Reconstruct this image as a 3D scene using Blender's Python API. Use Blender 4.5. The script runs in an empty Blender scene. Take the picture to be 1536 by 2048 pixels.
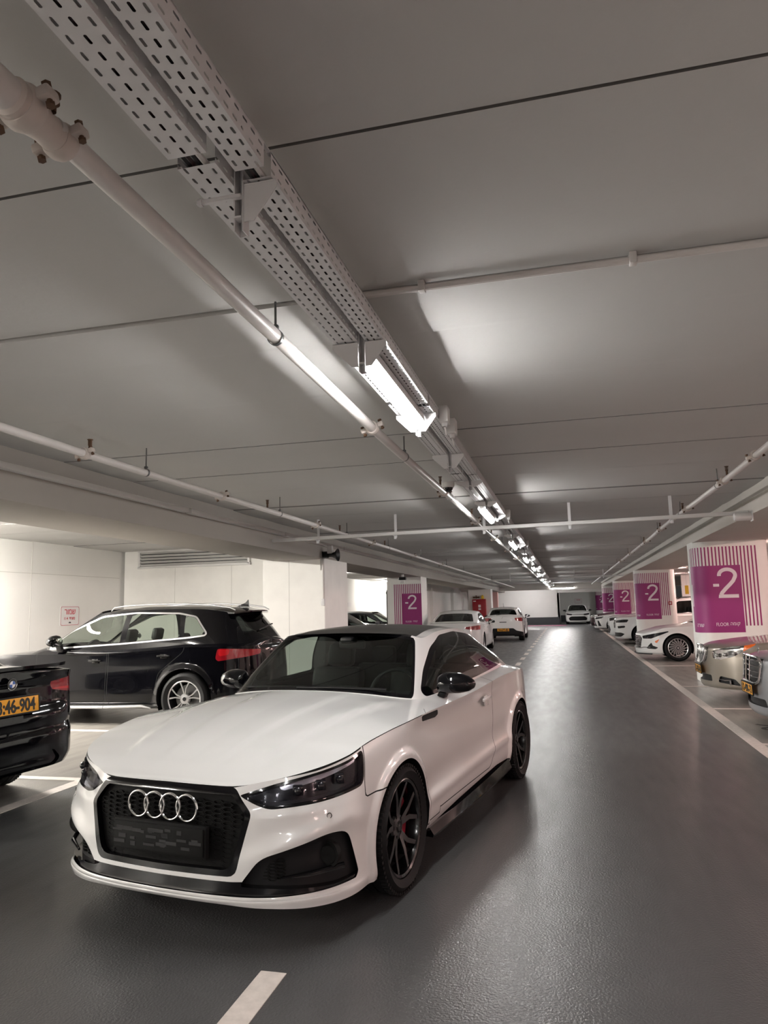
import bpy, bmesh, math, random
import numpy as np
from mathutils import Vector, Matrix
random.seed(7); rng = np.random.default_rng(7)
SC = bpy.context.scene; COL = SC.collection
# ---------------------------------------------------------------- camera, world, exposure
F_PX = 1441.4; YAW, PITCH, ROLL, CAM_H = -.2428, .1327, -.0246, 1.5241
def cam_axes():
    cy, sy, cp, sp = math.cos(YAW), math.sin(YAW), math.cos(PITCH), math.sin(PITCH)
    F = Vector((sy*cp, cy*cp, sp)); R0 = Vector((cy, -sy, 0)); U0 = R0.cross(F)
    cr, sr = math.cos(ROLL), math.sin(ROLL)
    return cr*R0 + sr*U0, -sr*R0 + cr*U0, F
cd = bpy.data.cameras.new('camera'); cam = bpy.data.objects.new('camera', cd); COL.objects.link(cam)
R_, U_, F_ = cam_axes()
cam.matrix_world = Matrix(((R_.x, U_.x, -F_.x, 0), (R_.y, U_.y, -F_.y, 0), (R_.z, U_.z, -F_.z, CAM_H), (0, 0, 0, 1)))
cd.sensor_fit = 'VERTICAL'; cd.sensor_height = 36.0; cd.lens = F_PX / 2048 * 36.0; cd.clip_start = .05; cd.clip_end = 300
SC.camera = cam
w = bpy.data.worlds.new('world'); SC.world = w; w.use_nodes = True
w.node_tree.nodes['Background'].inputs[0].default_value = (.6, .58, .57, 1); w.node_tree.nodes['Background'].inputs[1].default_value = .02
SC.view_settings.view_transform = 'Standard'; SC.view_settings.look = 'None'; SC.view_settings.gamma = 1; SC.view_settings.use_curve_mapping = False
SC.view_settings.exposure = 1.33
try: SC.cycles.use_denoising = True; SC.cycles.max_bounces = 8; SC.cycles.transparent_max_bounces = 12; SC.cycles.sample_clamp_indirect = 4.0
except Exception: pass
TUBE = 48.0          # strength of the strip lamps over the lane
BAY_TUBE = 90.0
WALL_TUBE = 720.0     # lamps over the bays along the white wall      # lamps in the bays and in the second aisle
# ---------------------------------------------------------------- materials
def mat(name, col=(.8, .8, .8), rough=.5, metal=0., coat=0., emit=None, es=1., bump=None, var=None, spec=.5, double=None, noise_rough=None):
    """procedural principled material. var = (scale, amount) colour mottling, bump = (scale, strength, distance), double = lining colour on the back of a sheet"""
    m = bpy.data.materials.new(name); m.use_nodes = True; nt = m.node_tree; N = nt.nodes; L = nt.links; b = N['Principled BSDF']
    c = (*col, 1); b.inputs['Base Color'].default_value = c; b.inputs['Roughness'].default_value = rough; b.inputs['Metallic'].default_value = metal
    b.inputs['Specular IOR Level'].default_value = spec
    if coat: b.inputs['Coat Weight'].default_value = coat; b.inputs['Coat Roughness'].default_value = .03
    if emit: b.inputs['Emission Color'].default_value = (*emit, 1); b.inputs['Emission Strength'].default_value = es
    if var or bump or noise_rough:
        tc = N.new('ShaderNodeTexCoord')
    if var:
        n = N.new('ShaderNodeTexNoise'); n.inputs['Scale'].default_value = var[0]; n.inputs['Detail'].default_value = 6; L.new(tc.outputs['Object'], n.inputs['Vector'])
        r = N.new('ShaderNodeMix'); r.data_type = 'RGBA'; L.new(n.outputs['Fac'], r.inputs['Factor'])
        r.inputs['A'].default_value = (*[x*(1 - var[1]) for x in col], 1); r.inputs['B'].default_value = (*[min(1, x*(1 + var[1])) for x in col], 1)
        L.new(r.outputs['Result'], b.inputs['Base Color'])
    if noise_rough:
        n2 = N.new('ShaderNodeTexNoise'); n2.inputs['Scale'].default_value = noise_rough[0]; n2.inputs['Detail'].default_value = 5; L.new(tc.outputs['Object'], n2.inputs['Vector'])
        mr = N.new('ShaderNodeMapRange'); mr.inputs['From Min'].default_value = .3; mr.inputs['From Max'].default_value = .7; mr.inputs['To Min'].default_value = noise_rough[1]; mr.inputs['To Max'].default_value = noise_rough[2]
        L.new(n2.outputs['Fac'], mr.inputs['Value']); L.new(mr.outputs['Result'], b.inputs['Roughness'])
    if bump:
        n3 = N.new('ShaderNodeTexNoise'); n3.inputs['Scale'].default_value = bump[0]; n3.inputs['Detail'].default_value = 4; L.new(tc.outputs['Object'], n3.inputs['Vector'])
        bp = N.new('ShaderNodeBump'); bp.inputs['Strength'].default_value = bump[1]; bp.inputs['Distance'].default_value = bump[2]; L.new(n3.outputs['Fac'], bp.inputs['Height']); L.new(bp.outputs['Normal'], b.inputs['Normal'])
    if double:
        g = N.new('ShaderNodeNewGeometry'); d = N.new('ShaderNodeBsdfDiffuse'); d.inputs[0].default_value = (*double, 1); mx = N.new('ShaderNodeMixShader')
        L.new(g.outputs['Backfacing'], mx.inputs[0]); L.new(b.outputs[0], mx.inputs[1]); L.new(d.outputs[0], mx.inputs[2]); L.new(mx.outputs[0], N['Material Output'].inputs[0])
    return m
def glass(name, tint, ior=1.5):
    m = bpy.data.materials.new(name); m.use_nodes = True; nt = m.node_tree; N = nt.nodes; L = nt.links; N.remove(N['Principled BSDF'])
    t = N.new('ShaderNodeBsdfTransparent'); t.inputs[0].default_value = (*tint, 1); g = N.new('ShaderNodeBsdfGlossy'); g.inputs['Roughness'].default_value = .0; g.inputs[0].default_value = (.95, .95, .95, 1)
    f = N.new('ShaderNodeFresnel'); ge = N.new('ShaderNodeNewGeometry'); mr = N.new('ShaderNodeMapRange'); mr.inputs['To Min'].default_value = ior; mr.inputs['To Max'].default_value = 1/ior   # a thin pane reflects alike from both sides
    L.new(ge.outputs['Backfacing'], mr.inputs['Value']); L.new(mr.outputs['Result'], f.inputs[0]); mx = N.new('ShaderNodeMixShader')
    L.new(f.outputs[0], mx.inputs[0]); L.new(t.outputs[0], mx.inputs[1]); L.new(g.outputs[0], mx.inputs[2]); L.new(mx.outputs[0], N['Material Output'].inputs[0]); return m
LIN = (.012, .012, .013)
MT = dict(
 white=mat('pearl_white_paint', (.69, .695, .69), .25, coat=1., double=LIN), white2=mat('white_paint', (.74, .74, .73), .3, coat=.8, double=LIN),
 black=mat('black_paint', (.002, .002, .003), .1, coat=.45, double=LIN, spec=.15), silver=mat('silver_paint', (.33, .34, .36), .3, metal=.55, coat=.8, double=LIN),
 beige=mat('champagne_paint', (.30, .265, .225), .3, metal=.45, coat=.8, double=LIN), maroon=mat('dark_red_paint', (.035, .012, .014), .3, coat=1., double=LIN), grey=mat('grey_paint', (.10, .105, .115), .3, metal=.3, coat=1., double=LIN),
 gloss_black=mat('gloss_black_trim', (.003, .003, .004), .10, coat=.25, spec=.25), roof_black=mat('black_roof_film', (.010, .0095, .010), .3, coat=.2, spec=.35), plastic=mat('black_plastic', (.006, .006, .007), .45, spec=.3),
 matte=mat('matte_dark', (.004, .004, .004), .8, spec=.2), rubber=mat('tyre_rubber', (.005, .005, .0055), .7, spec=.25, bump=(90, .15, .002)), chrome=mat('chrome', (.78, .78, .78), .12, metal=1.), brushed=mat('brushed_aluminium', (.55, .55, .56), .3, metal=1.),
 alloy=mat('silver_alloy', (.55, .55, .56), .28, metal=.9), darkalloy=mat('dark_alloy', (.02, .02, .022), .3, metal=.4), blackalloy=mat('gloss_black_alloy', (.005, .005, .0055), .18, coat=.3, spec=.35),
 disc=mat('brake_disc_steel', (.16, .16, .16), .4, metal=.9), caliper=mat('red_caliper', (.3, .01, .03), .4), seat=mat('seat_leather', (.007, .007, .0075), .6, spec=.3), dash=mat('dashboard_plastic', (.012, .012, .0125), .7, spec=.3),
 lamp_black=mat('headlamp_housing', (.004, .004, .007), .2, coat=.2, spec=.3), lens=glass('clear_lamp_lens', (.8, .8, .85), 1.2), drl=mat('light_guide', (.5, .5, .53), .18, metal=.4, coat=.6), reflector=mat('lamp_reflector', (.6, .6, .6), .15, metal=1.),
 red_lens=mat('red_tail_lens', (.22, .005, .010), .12, coat=.8), red_bright=mat('bright_red_lens', (.42, .008, .012), .14, coat=.8), amber=mat('amber_lens', (.75, .16, .03), .2, coat=.6),
 ws=glass('windscreen_glass', (.62, .69, .65), 1.45), tint=glass('tinted_glass', (.46, .51, .48), 1.5), dark_tint=glass('privacy_glass', (.06, .065, .065), 1.5), clear_glass=glass('clear_side_glass', (.72, .78, .73), 1.5),
 plate=mat('yellow_plate', (.80, .36, .02), .4), plate_ink=mat('plate_ink', (.01, .01, .01), .5), blue=mat('emblem_blue', (.03, .10, .35), .3), emblem_white=mat('emblem_white', (.8, .8, .8), .3),
)
# ---------------------------------------------------------------- object helpers
def link(name, me, m=None, parent=None, loc=None):
    o = bpy.data.objects.new(name, me); COL.objects.link(o)
    if m is not None and not me.materials:
        for x in (m if isinstance(m, (list, tuple)) else [m]): me.materials.append(x)
    if parent: o.parent = parent
    if loc is not None: o.location = loc
    return o
def tag(o, label, cat, group=None, kind=None):
    o['label'] = label; o['category'] = cat
    if group: o['group'] = group
    if kind: o['kind'] = kind
    return o
def empty(name, loc=(0, 0, 0), rz=0):
    o = bpy.data.objects.new(name, None); COL.objects.link(o); o.location = loc; o.rotation_euler = (0, 0, rz); o.empty_display_size = .2; return o
class MB:
    """collects shapes into one mesh"""
    def __init__(s): s.bm = bmesh.new(); s.mi = 0
    def _add(s, vs, fs):
        v = [s.bm.verts.new(p) for p in vs]
        for f in fs:
            try: s.bm.faces.new([v[i] for i in f]).material_index = s.mi
            except ValueError: pass
        return s
    def box(s, c, d, rot=None, bev=0):
        vs = [Vector((x*d[0]/2, y*d[1]/2, z*d[2]/2)) for x in (-1, 1) for y in (-1, 1) for z in (-1, 1)]
        fs = [(0, 1, 3, 2), (4, 6, 7, 5), (0, 4, 5, 1), (2, 3, 7, 6), (0, 2, 6, 4), (1, 5, 7, 3)]
        if bev:
            t = bmesh.new(); v = [t.verts.new(p) for p in vs]
            for f in fs: t.faces.new([v[i] for i in f])
            bmesh.ops.bevel(t, geom=t.edges[:], offset=bev, segments=2, affect='EDGES', profile=.5); t.verts.index_update()
            vs = [x.co.copy() for x in t.verts]; fs = [[x.index for x in f.verts] for f in t.faces]; t.free()
        if rot is not None: vs = [rot @ p for p in vs]
        return s._add([p + Vector(c) for p in vs], fs)
    def tube(s, pts, r, n=12, cap=True):
        """round tube along pts; r a number or one per point"""
        P = [Vector(p) for p in pts]; k = len(P); rr = [r]*k if not isinstance(r, (list, tuple)) else r; vs = []; up = None
        for i in range(k):
            d = (P[min(i+1, k-1)] - P[max(i-1, 0)]).normalized()
            if up is None: a = Vector((0, 0, 1)) if abs(d.z) < .9 else Vector((1, 0, 0)); up = (a - d*a.dot(d)).normalized()
            else: up = (up - d*up.dot(d)).normalized()
            q = d.cross(up)
            vs += [P[i] + (up*math.cos(2*math.pi*j/n) + q*math.sin(2*math.pi*j/n))*rr[i] for j in range(n)]
        fs = [(i*n + j, i*n + (j+1) % n, (i+1)*n + (j+1) % n, (i+1)*n + j) for i in range(k-1) for j in range(n)]
        if cap: fs += [tuple(range(n))[::-1], tuple((k-1)*n + j for j in range(n))]
        return s._add(vs, fs)
    def lathe(s, prof, c=(0, 0, 0), axis='X', n=32, closed=False):
        """profile of (radius, offset along the axis)"""
        ax = {'X': (Vector((1, 0, 0)), Vector((0, 1, 0)), Vector((0, 0, 1))), 'Y': (Vector((0, 1, 0)), Vector((0, 0, 1)), Vector((1, 0, 0))), 'Z': (Vector((0, 0, 1)), Vector((1, 0, 0)), Vector((0, 1, 0)))}[axis]
        vs = [Vector(c) + ax[0]*o + (ax[1]*math.cos(2*math.pi*j/n) + ax[2]*math.sin(2*math.pi*j/n))*r for r, o in prof for j in range(n)]
        k = len(prof); fs = [(i*n + j, i*n + (j+1) % n, ((i+1) % k)*n + (j+1) % n, ((i+1) % k)*n + j) for i in range(k if closed else k-1) for j in range(n)]
        return s._add(vs, fs)
    def prism(s, poly, h, M=None):
        """polygon in xy extruded 0..h in z, through matrix M"""
        n = len(poly); vs = [Vector((x, y, 0)) for x, y in poly] + [Vector((x, y, h)) for x, y in poly]
        if M is not None: vs = [M @ v for v in vs]
        return s._add(vs, [tuple(range(n))[::-1], tuple(range(n, 2*n))] + [(i, (i+1) % n, n + (i+1) % n, n + i) for i in range(n)])
    def ball(s, c, r, n=16, M=None):
        vs, fs = [], []; m = n//2
        for i in range(m + 1):
            a = math.pi*i/m
            for j in range(n):
                b = 2*math.pi*j/n; v = Vector((math.sin(a)*math.cos(b)*r[0], math.sin(a)*math.sin(b)*r[1], math.cos(a)*r[2])); vs.append((M @ v if M is not None else v) + Vector(c))
        for i in range(m):
            for j in range(n): fs.append((i*n + j, (i+1)*n + j, (i+1)*n + (j+1) % n, i*n + (j+1) % n))
        return s._add(vs, fs)
    def mesh(s, smooth=True, sharp=35, weld=True):
        if weld: bmesh.ops.remove_doubles(s.bm, verts=s.bm.verts, dist=1e-5)
        bmesh.ops.recalc_face_normals(s.bm, faces=s.bm.faces)
        me = bpy.data.meshes.new('m'); s.bm.to_mesh(me); s.bm.free()
        if smooth:
            me.polygons.foreach_set('use_smooth', [True]*len(me.polygons)); me.set_sharp_from_angle(angle=math.radians(sharp))
        me.update(); return me
    def build(s, name, m, parent=None, loc=None, smooth=True, sharp=35, weld=True):
        return link(name, s.mesh(smooth, sharp, weld), m, parent, loc)
FONT_TMP = []
def text_mesh(txt, size, depth=.002, bold=0., align='CENTER', sx=1.):
    """lettering as a mesh in the xy plane, centred on its own box"""
    cu = bpy.data.curves.new('t', 'FONT'); cu.body = txt; cu.size = size; cu.extrude = depth; cu.offset = bold; cu.align_x = align; cu.resolution_u = 6
    o = bpy.data.objects.new('t', cu); COL.objects.link(o); dg = bpy.context.evaluated_depsgraph_get(); dg.update()
    me = bpy.data.meshes.new_from_object(o.evaluated_get(dg)); bpy.data.objects.remove(o); bpy.data.curves.remove(cu)
    n = len(me.vertices); co = np.zeros(n*3); me.vertices.foreach_get('co', co); co = co.reshape(-1, 3)
    if n: co[:, :2] -= (co[:, :2].max(0) + co[:, :2].min(0))/2; co[:, 0] *= sx
    me.vertices.foreach_set('co', co.ravel()); me.materials.clear(); me.update(); return me
# ---------------------------------------------------------------- car body engine
def pchip(d):
    """monotone cubic through a {x: y} dict, vectorised"""
    xs = np.array(sorted(d), float); ys = np.array([d[k] for k in sorted(d)], float)
    if len(xs) == 1: return lambda t: np.full(np.shape(t), ys[0]) * 1.0
    h = np.diff(xs); dl = np.diff(ys) / h
    m = np.zeros(len(xs)); m[0], m[-1] = dl[0], dl[-1]
    for i in range(1, len(xs) - 1):
        if dl[i - 1] * dl[i] > 0:
            w1, w2 = 2 * h[i] + h[i - 1], h[i] + 2 * h[i - 1]
            m[i] = (w1 + w2) / (w1 / dl[i - 1] + w2 / dl[i])
    def f(t):
        t = np.clip(np.asarray(t, float), xs[0], xs[-1])
        i = np.clip(np.searchsorted(xs, t) - 1, 0, len(xs) - 2)
        u = (t - xs[i]) / h[i]
        return ((2*u**3 - 3*u**2 + 1) * ys[i] + (u**3 - 2*u**2 + u) * h[i] * m[i] + (3*u**2 - 2*u**3) * ys[i+1] + (u**3 - u**2) * h[i] * m[i+1])
    return f

def crom(P, t, sym=True):
    """Catmull-Rom through rows of P at float parameters t; sym mirrors x at both ends"""
    P = np.asarray(P, float); n = len(P)
    a, b = P[1].copy(), P[-2].copy()
    if sym: a[0] *= -1; b[0] *= -1
    else: a, b = 2*P[0] - P[1], 2*P[-1] - P[-2]
    Q = np.vstack([a, P, b])
    i = np.clip(np.floor(t).astype(int), 0, n - 2); u = (t - i)[:, None]
    p0, p1, p2, p3 = Q[i], Q[i+1], Q[i+2], Q[i+3]
    return .5 * (2*p1 + (p2 - p0)*u + (2*p0 - 5*p1 + 4*p2 - p3)*u*u + (3*p1 - p0 - 3*p2 + p3)*u**3)

def sstep(a, b, x):
    u = np.clip((x - a) / (b - a), 0, 1); return u*u*(3 - 2*u)

def rounded(poly, r=0.02, n=5):
    out = []; P = [np.array(p, float) for p in poly]; m = len(P)
    for i in range(m):
        a, b, c = P[i-1], P[i], P[(i+1) % m]
        ri = r[i] if isinstance(r, (list, tuple)) else r
        la, lc = np.linalg.norm(a-b), np.linalg.norm(c-b)
        k = min(ri, .45*la, .45*lc)
        p, q = b + (a-b)/la*k, b + (c-b)/lc*k
        for j in range(n + 1):
            u = j / n; out.append((1-u)**2*p + 2*u*(1-u)*b + u*u*q)
    return np.array(out)

def sdf(poly, X, Y):
    """signed distance (negative inside) of points to a closed polygon"""
    P = np.asarray(poly, float); d = np.full(X.shape, 1e9); ins = np.zeros(X.shape, bool)
    for i in range(len(P)):
        ax, ay = P[i-1]; bx, by = P[i]
        ex, ey = bx - ax, by - ay; L = ex*ex + ey*ey + 1e-12
        k = np.clip(((X-ax)*ex + (Y-ay)*ey) / L, 0, 1)
        d = np.minimum(d, np.hypot(X - ax - k*ex, Y - ay - k*ey))
        c = (ay > Y) != (by > Y)
        ins ^= c & (X < (bx-ax) * (Y-ay) / (by - ay + (1e-12 if by == ay else 0)) + ax)
    return np.where(ins, -d, d)

class Patch:
    """half car surface (x >= 0): vertex attributes x,y,z,t,v and labelled polygon faces"""
    def __init__(s): s.V = np.zeros((0, 5)); s.F = []; s.L = []
    def grid(s, A, label, flip=False):
        nu, nv = A.shape[:2]; o = len(s.V); s.V = np.vstack([s.V, A.reshape(-1, A.shape[2])])
        for i in range(nu - 1):
            for j in range(nv - 1):
                q = [o + i*nv + j, o + (i+1)*nv + j, o + (i+1)*nv + j + 1, o + i*nv + j + 1]
                s.F.append(tuple(q[::-1] if flip else q)); s.L.append(label)
    def cut(s, labels, d, new):
        """faces of LABELS where d < 0 become NEW; crossing faces are split on d = 0"""
        labels = {labels} if isinstance(labels, str) else set(labels)
        d = np.where(np.abs(d) < 2e-4, 2e-4, d); newv = []; key = {}; base = len(s.V); V = s.V
        F, L = [], []
        neg = d < 0
        for f, l in zip(s.F, s.L):
            if l not in labels: F.append(f); L.append(l); continue
            k = [neg[i] for i in f]
            if all(k): F.append(f); L.append(new); continue
            if not any(k): F.append(f); L.append(l); continue
            n = len(f); ch = sum(k[i] != k[i-1] for i in range(n))
            polys = [f] if ch == 2 else [(f[0], f[i], f[i+1]) for i in range(1, n-1)]
            for g in polys:
                a, b = [], []
                for i in range(len(g)):
                    p, q = g[i], g[(i+1) % len(g)]
                    (a if neg[p] else b).append(p)
                    if neg[p] != neg[q]:
                        kk = (min(p, q), max(p, q))
                        if kk not in key:
                            key[kk] = base + len(newv); u = d[p] / (d[p] - d[q]); newv.append(V[p]*(1-u) + V[q]*u)
                        a.append(key[kk]); b.append(key[kk])
                if len(a) > 2: F.append(tuple(a)); L.append(new)
                if len(b) > 2: F.append(tuple(b)); L.append(l)
        s.F, s.L = F, L
        if newv: s.V = np.vstack([s.V, np.array(newv)])
    def normals(s):
        N = np.zeros((len(s.V), 3)); X = s.V[:, :3]
        for f in s.F:
            n = np.cross(X[f[1]] - X[f[0]], X[f[2]] - X[f[0]])
            if len(f) > 3: n = n + np.cross(X[f[2]] - X[f[0]], X[f[3]] - X[f[0]])
            for i in f: N[i] += n
        N[np.abs(X[:, 0]) < 1e-5, 0] = 0
        l = np.linalg.norm(N, axis=1); return N / np.maximum(l, 1e-9)[:, None]
    def sink(s, label, depth, wall=None, keep=None, axis=None):
        """recess LABEL by DEPTH with side walls; keep = label left on the surface as a cover"""
        N = s.normals() if axis is None else np.tile(-np.array(axis, float), (len(s.V), 1)); idx = [i for i, l in enumerate(s.L) if l == label]
        fs = [s.F[i] for i in idx]; m = {}; nv = []; base = len(s.V)
        for f in fs:
            for i in f:
                if i not in m: m[i] = base + len(nv); p = s.V[i].copy(); p[:3] -= N[i]*depth; p[0] = max(p[0], 0) if s.V[i, 0] > 1e-5 else 0; nv.append(p)
        cnt = {}
        for f in fs:
            for i in range(len(f)): cnt[(f[i-1], f[i])] = 1
        for (a, b) in list(cnt):
            if (b, a) not in cnt and not (s.V[a, 0] < 1e-5 and s.V[b, 0] < 1e-5): s.F.append((a, b, m[b], m[a])[::-1] if False else (b, a, m[a], m[b])); s.L.append(wall or label)
        for i, f in zip(idx, fs):
            if keep: s.F.append(tuple(m[k] for k in f)); s.L.append(label); s.L[i] = keep
            else: s.F[i] = tuple(m[k] for k in f)
        s.V = np.vstack([s.V, np.array(nv)])

def mesh_from(V, faces, mats=None, both=True, half=None, weld=1e-5, sharp=35):
    """mesh from half-car faces; both mirrors them to x < 0, half = -1 gives only the mirrored side"""
    me = bpy.data.meshes.new('m'); use = sorted({i for f in faces for i in f}); m = {k: j for j, k in enumerate(use)}
    X = V[use, :3].copy(); F = [tuple(m[i] for i in f) for f in faces]; mi = list(mats) if mats is not None else [0]*len(F)
    M = X * [-1, 1, 1]; n = len(X); R = [tuple(reversed(f)) for f in F]
    if half == -1: X, F = M, R
    elif both: X = np.vstack([X, M]); F = F + [tuple(i + n for i in f) for f in R]; mi = mi + mi
    me.from_pydata(X.tolist(), [], F); me.polygons.foreach_set('material_index', mi)
    bm = bmesh.new(); bm.from_mesh(me); bmesh.ops.remove_doubles(bm, verts=bm.verts, dist=weld); bm.to_mesh(me); bm.free()
    me.polygons.foreach_set('use_smooth', [True]*len(me.polygons)); me.set_sharp_from_angle(angle=math.radians(sharp)); me.update()
    return me

IDX = [0, 1, 2, 3, 4, 5, 6, 7, 8, 9, 10, 11, 12, 13, 14, 15, 16]
def car_patch(S):
    """S: dict of WB, FO, RO, HW, plan fractions, rows, hood/deck centre line, greenhouse"""
    WB, FO, RO, HW = S['WB'], S['FO'], S['RO'], S['HW']
    fp, rp = S.get('front_plan', [(.35, .012), (.62, .055), (.80, .16), (.92, .33)]), S.get('rear_plan', [(.92, .26), (.80, .12), (.6, .05), (.35, .012)])
    sd = S.get('side', [.972, 1., .985, .978, .985, 1., .98])
    plan = [(0, -FO)] + [(x, -FO + y) for x, y in fp] + [(sd[0], -.30), (sd[1], 0), (sd[2], .45), (sd[3], WB*.5), (sd[4], WB - .45), (sd[5], WB), (sd[6], WB + .38)] + [(x, WB + RO - y) for x, y in rp] + [(0, WB + RO)]
    plan = np.array([(x*HW, y) for x, y in plan])
    ds = S.get('ds', .03)
    tt = np.linspace(0, 16, 3201); C = crom(plan, tt); ln = np.concatenate([[0], np.cumsum(np.hypot(*np.diff(C, axis=0).T))])
    w = np.interp(ln, ln, ln); n = int(ln[-1] / ds); sl = np.linspace(0, ln[-1], n); t = np.interp(sl, ln, tt)
    B = crom(plan, t); B[0, 0] = B[-1, 0] = 0; B[:, 0] = np.maximum(B[:, 0], 0)
    rows = S['rows']; K = len(rows); R = np.zeros((len(t), K, 3))
    for k, r in enumerate(rows):
        z = pchip(r['z'])(t); dx = pchip(r.get('dx', {0: 0}))(t); dy = pchip(r.get('dy', {0: 0}))(t)
        R[:, k, 0] = np.maximum(B[:, 0] - dx*np.clip(B[:, 0]/(.55*HW), 0, 1), 0); R[:, k, 1] = B[:, 1] + dy; R[:, k, 2] = z
    sub = S.get('sub', 6); vv = np.linspace(0, K - 1, (K - 1)*sub + 1)
    A = np.zeros((len(t), len(vv), 5))
    for i in range(len(t)):
        A[i, :, :3] = crom(R[i], vv, sym=False); A[i, :, 3] = sl[i]; A[i, :, 4] = vv
    A[:, :, 0] = np.maximum(A[:, :, 0], 0); A[0, :, 0] = A[-1, :, 0] = 0
    p = Patch(); p.S = S; p.len = ln[-1]
    # wheel arch flares
    for hy, Ra in ((0, S['arch']), (WB, S.get('arch_r', S['arch']))):
        r = np.hypot(A[:, :, 1] - hy, A[:, :, 2] - S['hub']); side = sstep(.55*HW, .8*HW, A[:, :, 0])
        fl = S.get('flare', .014); wd = S.get('flare_w', .075)
        A[:, :, 0] += side * fl * (1 - sstep(Ra + wd - S.get('flare_s', .05), Ra + wd, r))
    for g in S.get('deform', []): g(A)
    p.grid(A, 'low')
    # deck: constant-y sections between the belt row and the centre line
    top = A[:, -1, :3]; zc = pchip(S['centre']); pw = pchip(S.get('crown', {0: 2.3}))
    nd = S.get('nd', 22); q = np.linspace(0, 1, nd); q = 1 - (1 - q)**1.25
    D = np.zeros((len(t), nd, 5))
    D[:, :, 0] = top[:, 0:1] * (1 - q); D[:, :, 1] = top[:, 1:2]
    hz = zc(top[:, 1]); D[:, :, 2] = top[:, 2:3] + (hz - top[:, 2])[:, None] * (1 - (1 - q)[None, :]**pw(top[:, 1])[:, None]); D[:, :, 3] = sl[:, None]; D[:, :, 4] = 10 + q[None, :]
    for g in S.get('deck_deform', []): g(D)
    p.grid(D, 'deck')
    def Zb(x, y):
        bx = np.interp(y, top[:, 1], top[:, 0]); bz = np.interp(y, top[:, 1], top[:, 2])
        return bz + (zc(y) - bz) * (1 - np.clip(np.abs(x)/np.maximum(bx, .05), 0, 1)**pw(y))
    p.Zb = Zb
    # greenhouse
    G = S['green']; M = len(G)
    base = np.array([g[0] for g in G], float); roof = np.array([g[1] for g in G], float); bul = {i: g[2] for i, g in enumerate(G)}
    ng = S.get('ng', 110); gt = np.linspace(0, M - 1, 1601); Cg = crom(base, gt); lg = np.concatenate([[0], np.cumsum(np.hypot(*np.diff(Cg, axis=0).T))])
    gt = np.interp(np.linspace(0, lg[-1], ng), lg, gt)
    b2 = crom(base, gt); rf = crom(roof, gt); bu = pchip(bul)(gt)
    b2[0, 0] = b2[-1, 0] = rf[0, 0] = rf[-1, 0] = 0
    b3 = np.column_stack([b2, Zb(b2[:, 0], b2[:, 1]) - .012])
    nrm = np.gradient(b2, axis=0); nrm = np.column_stack([nrm[:, 1], -nrm[:, 0]]); nrm /= np.linalg.norm(nrm, axis=1)[:, None] + 1e-9
    nrm[0] = [0, -1]; nrm[-1] = [0, 1]
    nv = S.get('nv', 20); W = np.zeros((ng, nv + 1, 5)); vs = np.linspace(0, 1, nv + 1)
    for j, v in enumerate(vs):
        P = b3*(1 - v) + rf*v; k = 4*v*(1 - v)
        W[:, j, :3] = P; W[:, j, 0] += nrm[:, 0]*bu*k; W[:, j, 1] += nrm[:, 1]*bu*k; W[:, j, 2] += bu*k*.35; W[:, j, 3] = gt; W[:, j, 4] = 20 + v
    W[0, :, 0] = W[-1, :, 0] = 0
    p.grid(W, 'green')
    # roof: from the roof edge loop to the spine
    rc = pchip(S['roof']); nr = 14; T = np.zeros((ng, nr + 1, 5)); y0, y1 = rf[0, 1], rf[-1, 1]; edge = W[:, -1, :3]
    for j in range(nr + 1):
        u = (j / nr); uu = 1 - (1 - u)**1.6
        x = edge[:, 0]*(1 - uu); y = edge[:, 1]
        zc_ = rc(y); z = edge[:, 2] + (zc_ - edge[:, 2])*(1 - (1 - uu)**2.2)
        T[:, j, 0] = x; T[:, j, 1] = y; T[:, j, 2] = z; T[:, j, 3] = gt; T[:, j, 4] = 30 + u
    T[0, :, 0] = T[-1, :, 0] = 0
    p.grid(T, 'roof')
    return p
# ---------------------------------------------------------------- the garage shell
CEIL = 2.98; XL, XR, Y0, Y1 = -10.0, 15.0, -14.0, 57.0
M_wall = mat('white_painted_concrete', (.86, .85, .825), .75, bump=(9, .25, .006), var=(1.2, .05))
M_wallr = mat('bare_white_concrete', (.86, .85, .82), .8, bump=(3, .5, .01), var=(2.5, .09))
M_ceil = mat('grey_painted_slab', (.515, .51, .50), .8, bump=(40, .22, .004), var=(1.1, .06))
M_beam = mat('off_white_beam_paint', (.60, .57, .53), .75, bump=(14, .25, .005), var=(1.6, .06))
M_pipe = mat('white_enamel_pipe', (.62, .59, .57), .38, bump=(60, .06, .002), var=(7, .08))
M_galv = mat('galvanised_tray', (.66, .655, .665), .45, var=(5, .05))
M_rust = mat('rusty_bolt', (.10, .05, .025), .7)
M_trunk = mat('white_trunking', (.68, .67, .66), .45)
M_line = mat('worn_road_paint', (.58, .53, .49), .7, bump=(60, .4, .003), var=(22, .24))
M_dark = mat('charcoal_wall_paint', (.045, .047, .052), .6)
M_pinkfl = mat('magenta_floor_paint', (.42, .05, .16), .5)
M_purple = mat('magenta_vinyl', (.275, .021, .155), .5); M_purple2 = mat('magenta_stripe_vinyl', (.285, .018, .13), .5); M_vinyl_white = mat('white_vinyl', (.80, .74, .78), .5)
M_red = mat('red_cabinet', (.34, .012, .022), .4); M_yel = mat('yellow_board', (.85, .55, .03), .5); M_sign = mat('white_sign_board', (.82, .80, .80), .5); M_redink = mat('red_sign_ink', (.55, .05, .08), .6); M_ink = mat('dark_sign_ink', (.05, .05, .06), .6)
M_black = mat('black_steel', (.01, .01, .011), .4); M_clampw = mat('white_clamp_casting', (.56, .50, .46), .5, bump=(50, .2, .003), var=(20, .12))
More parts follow.
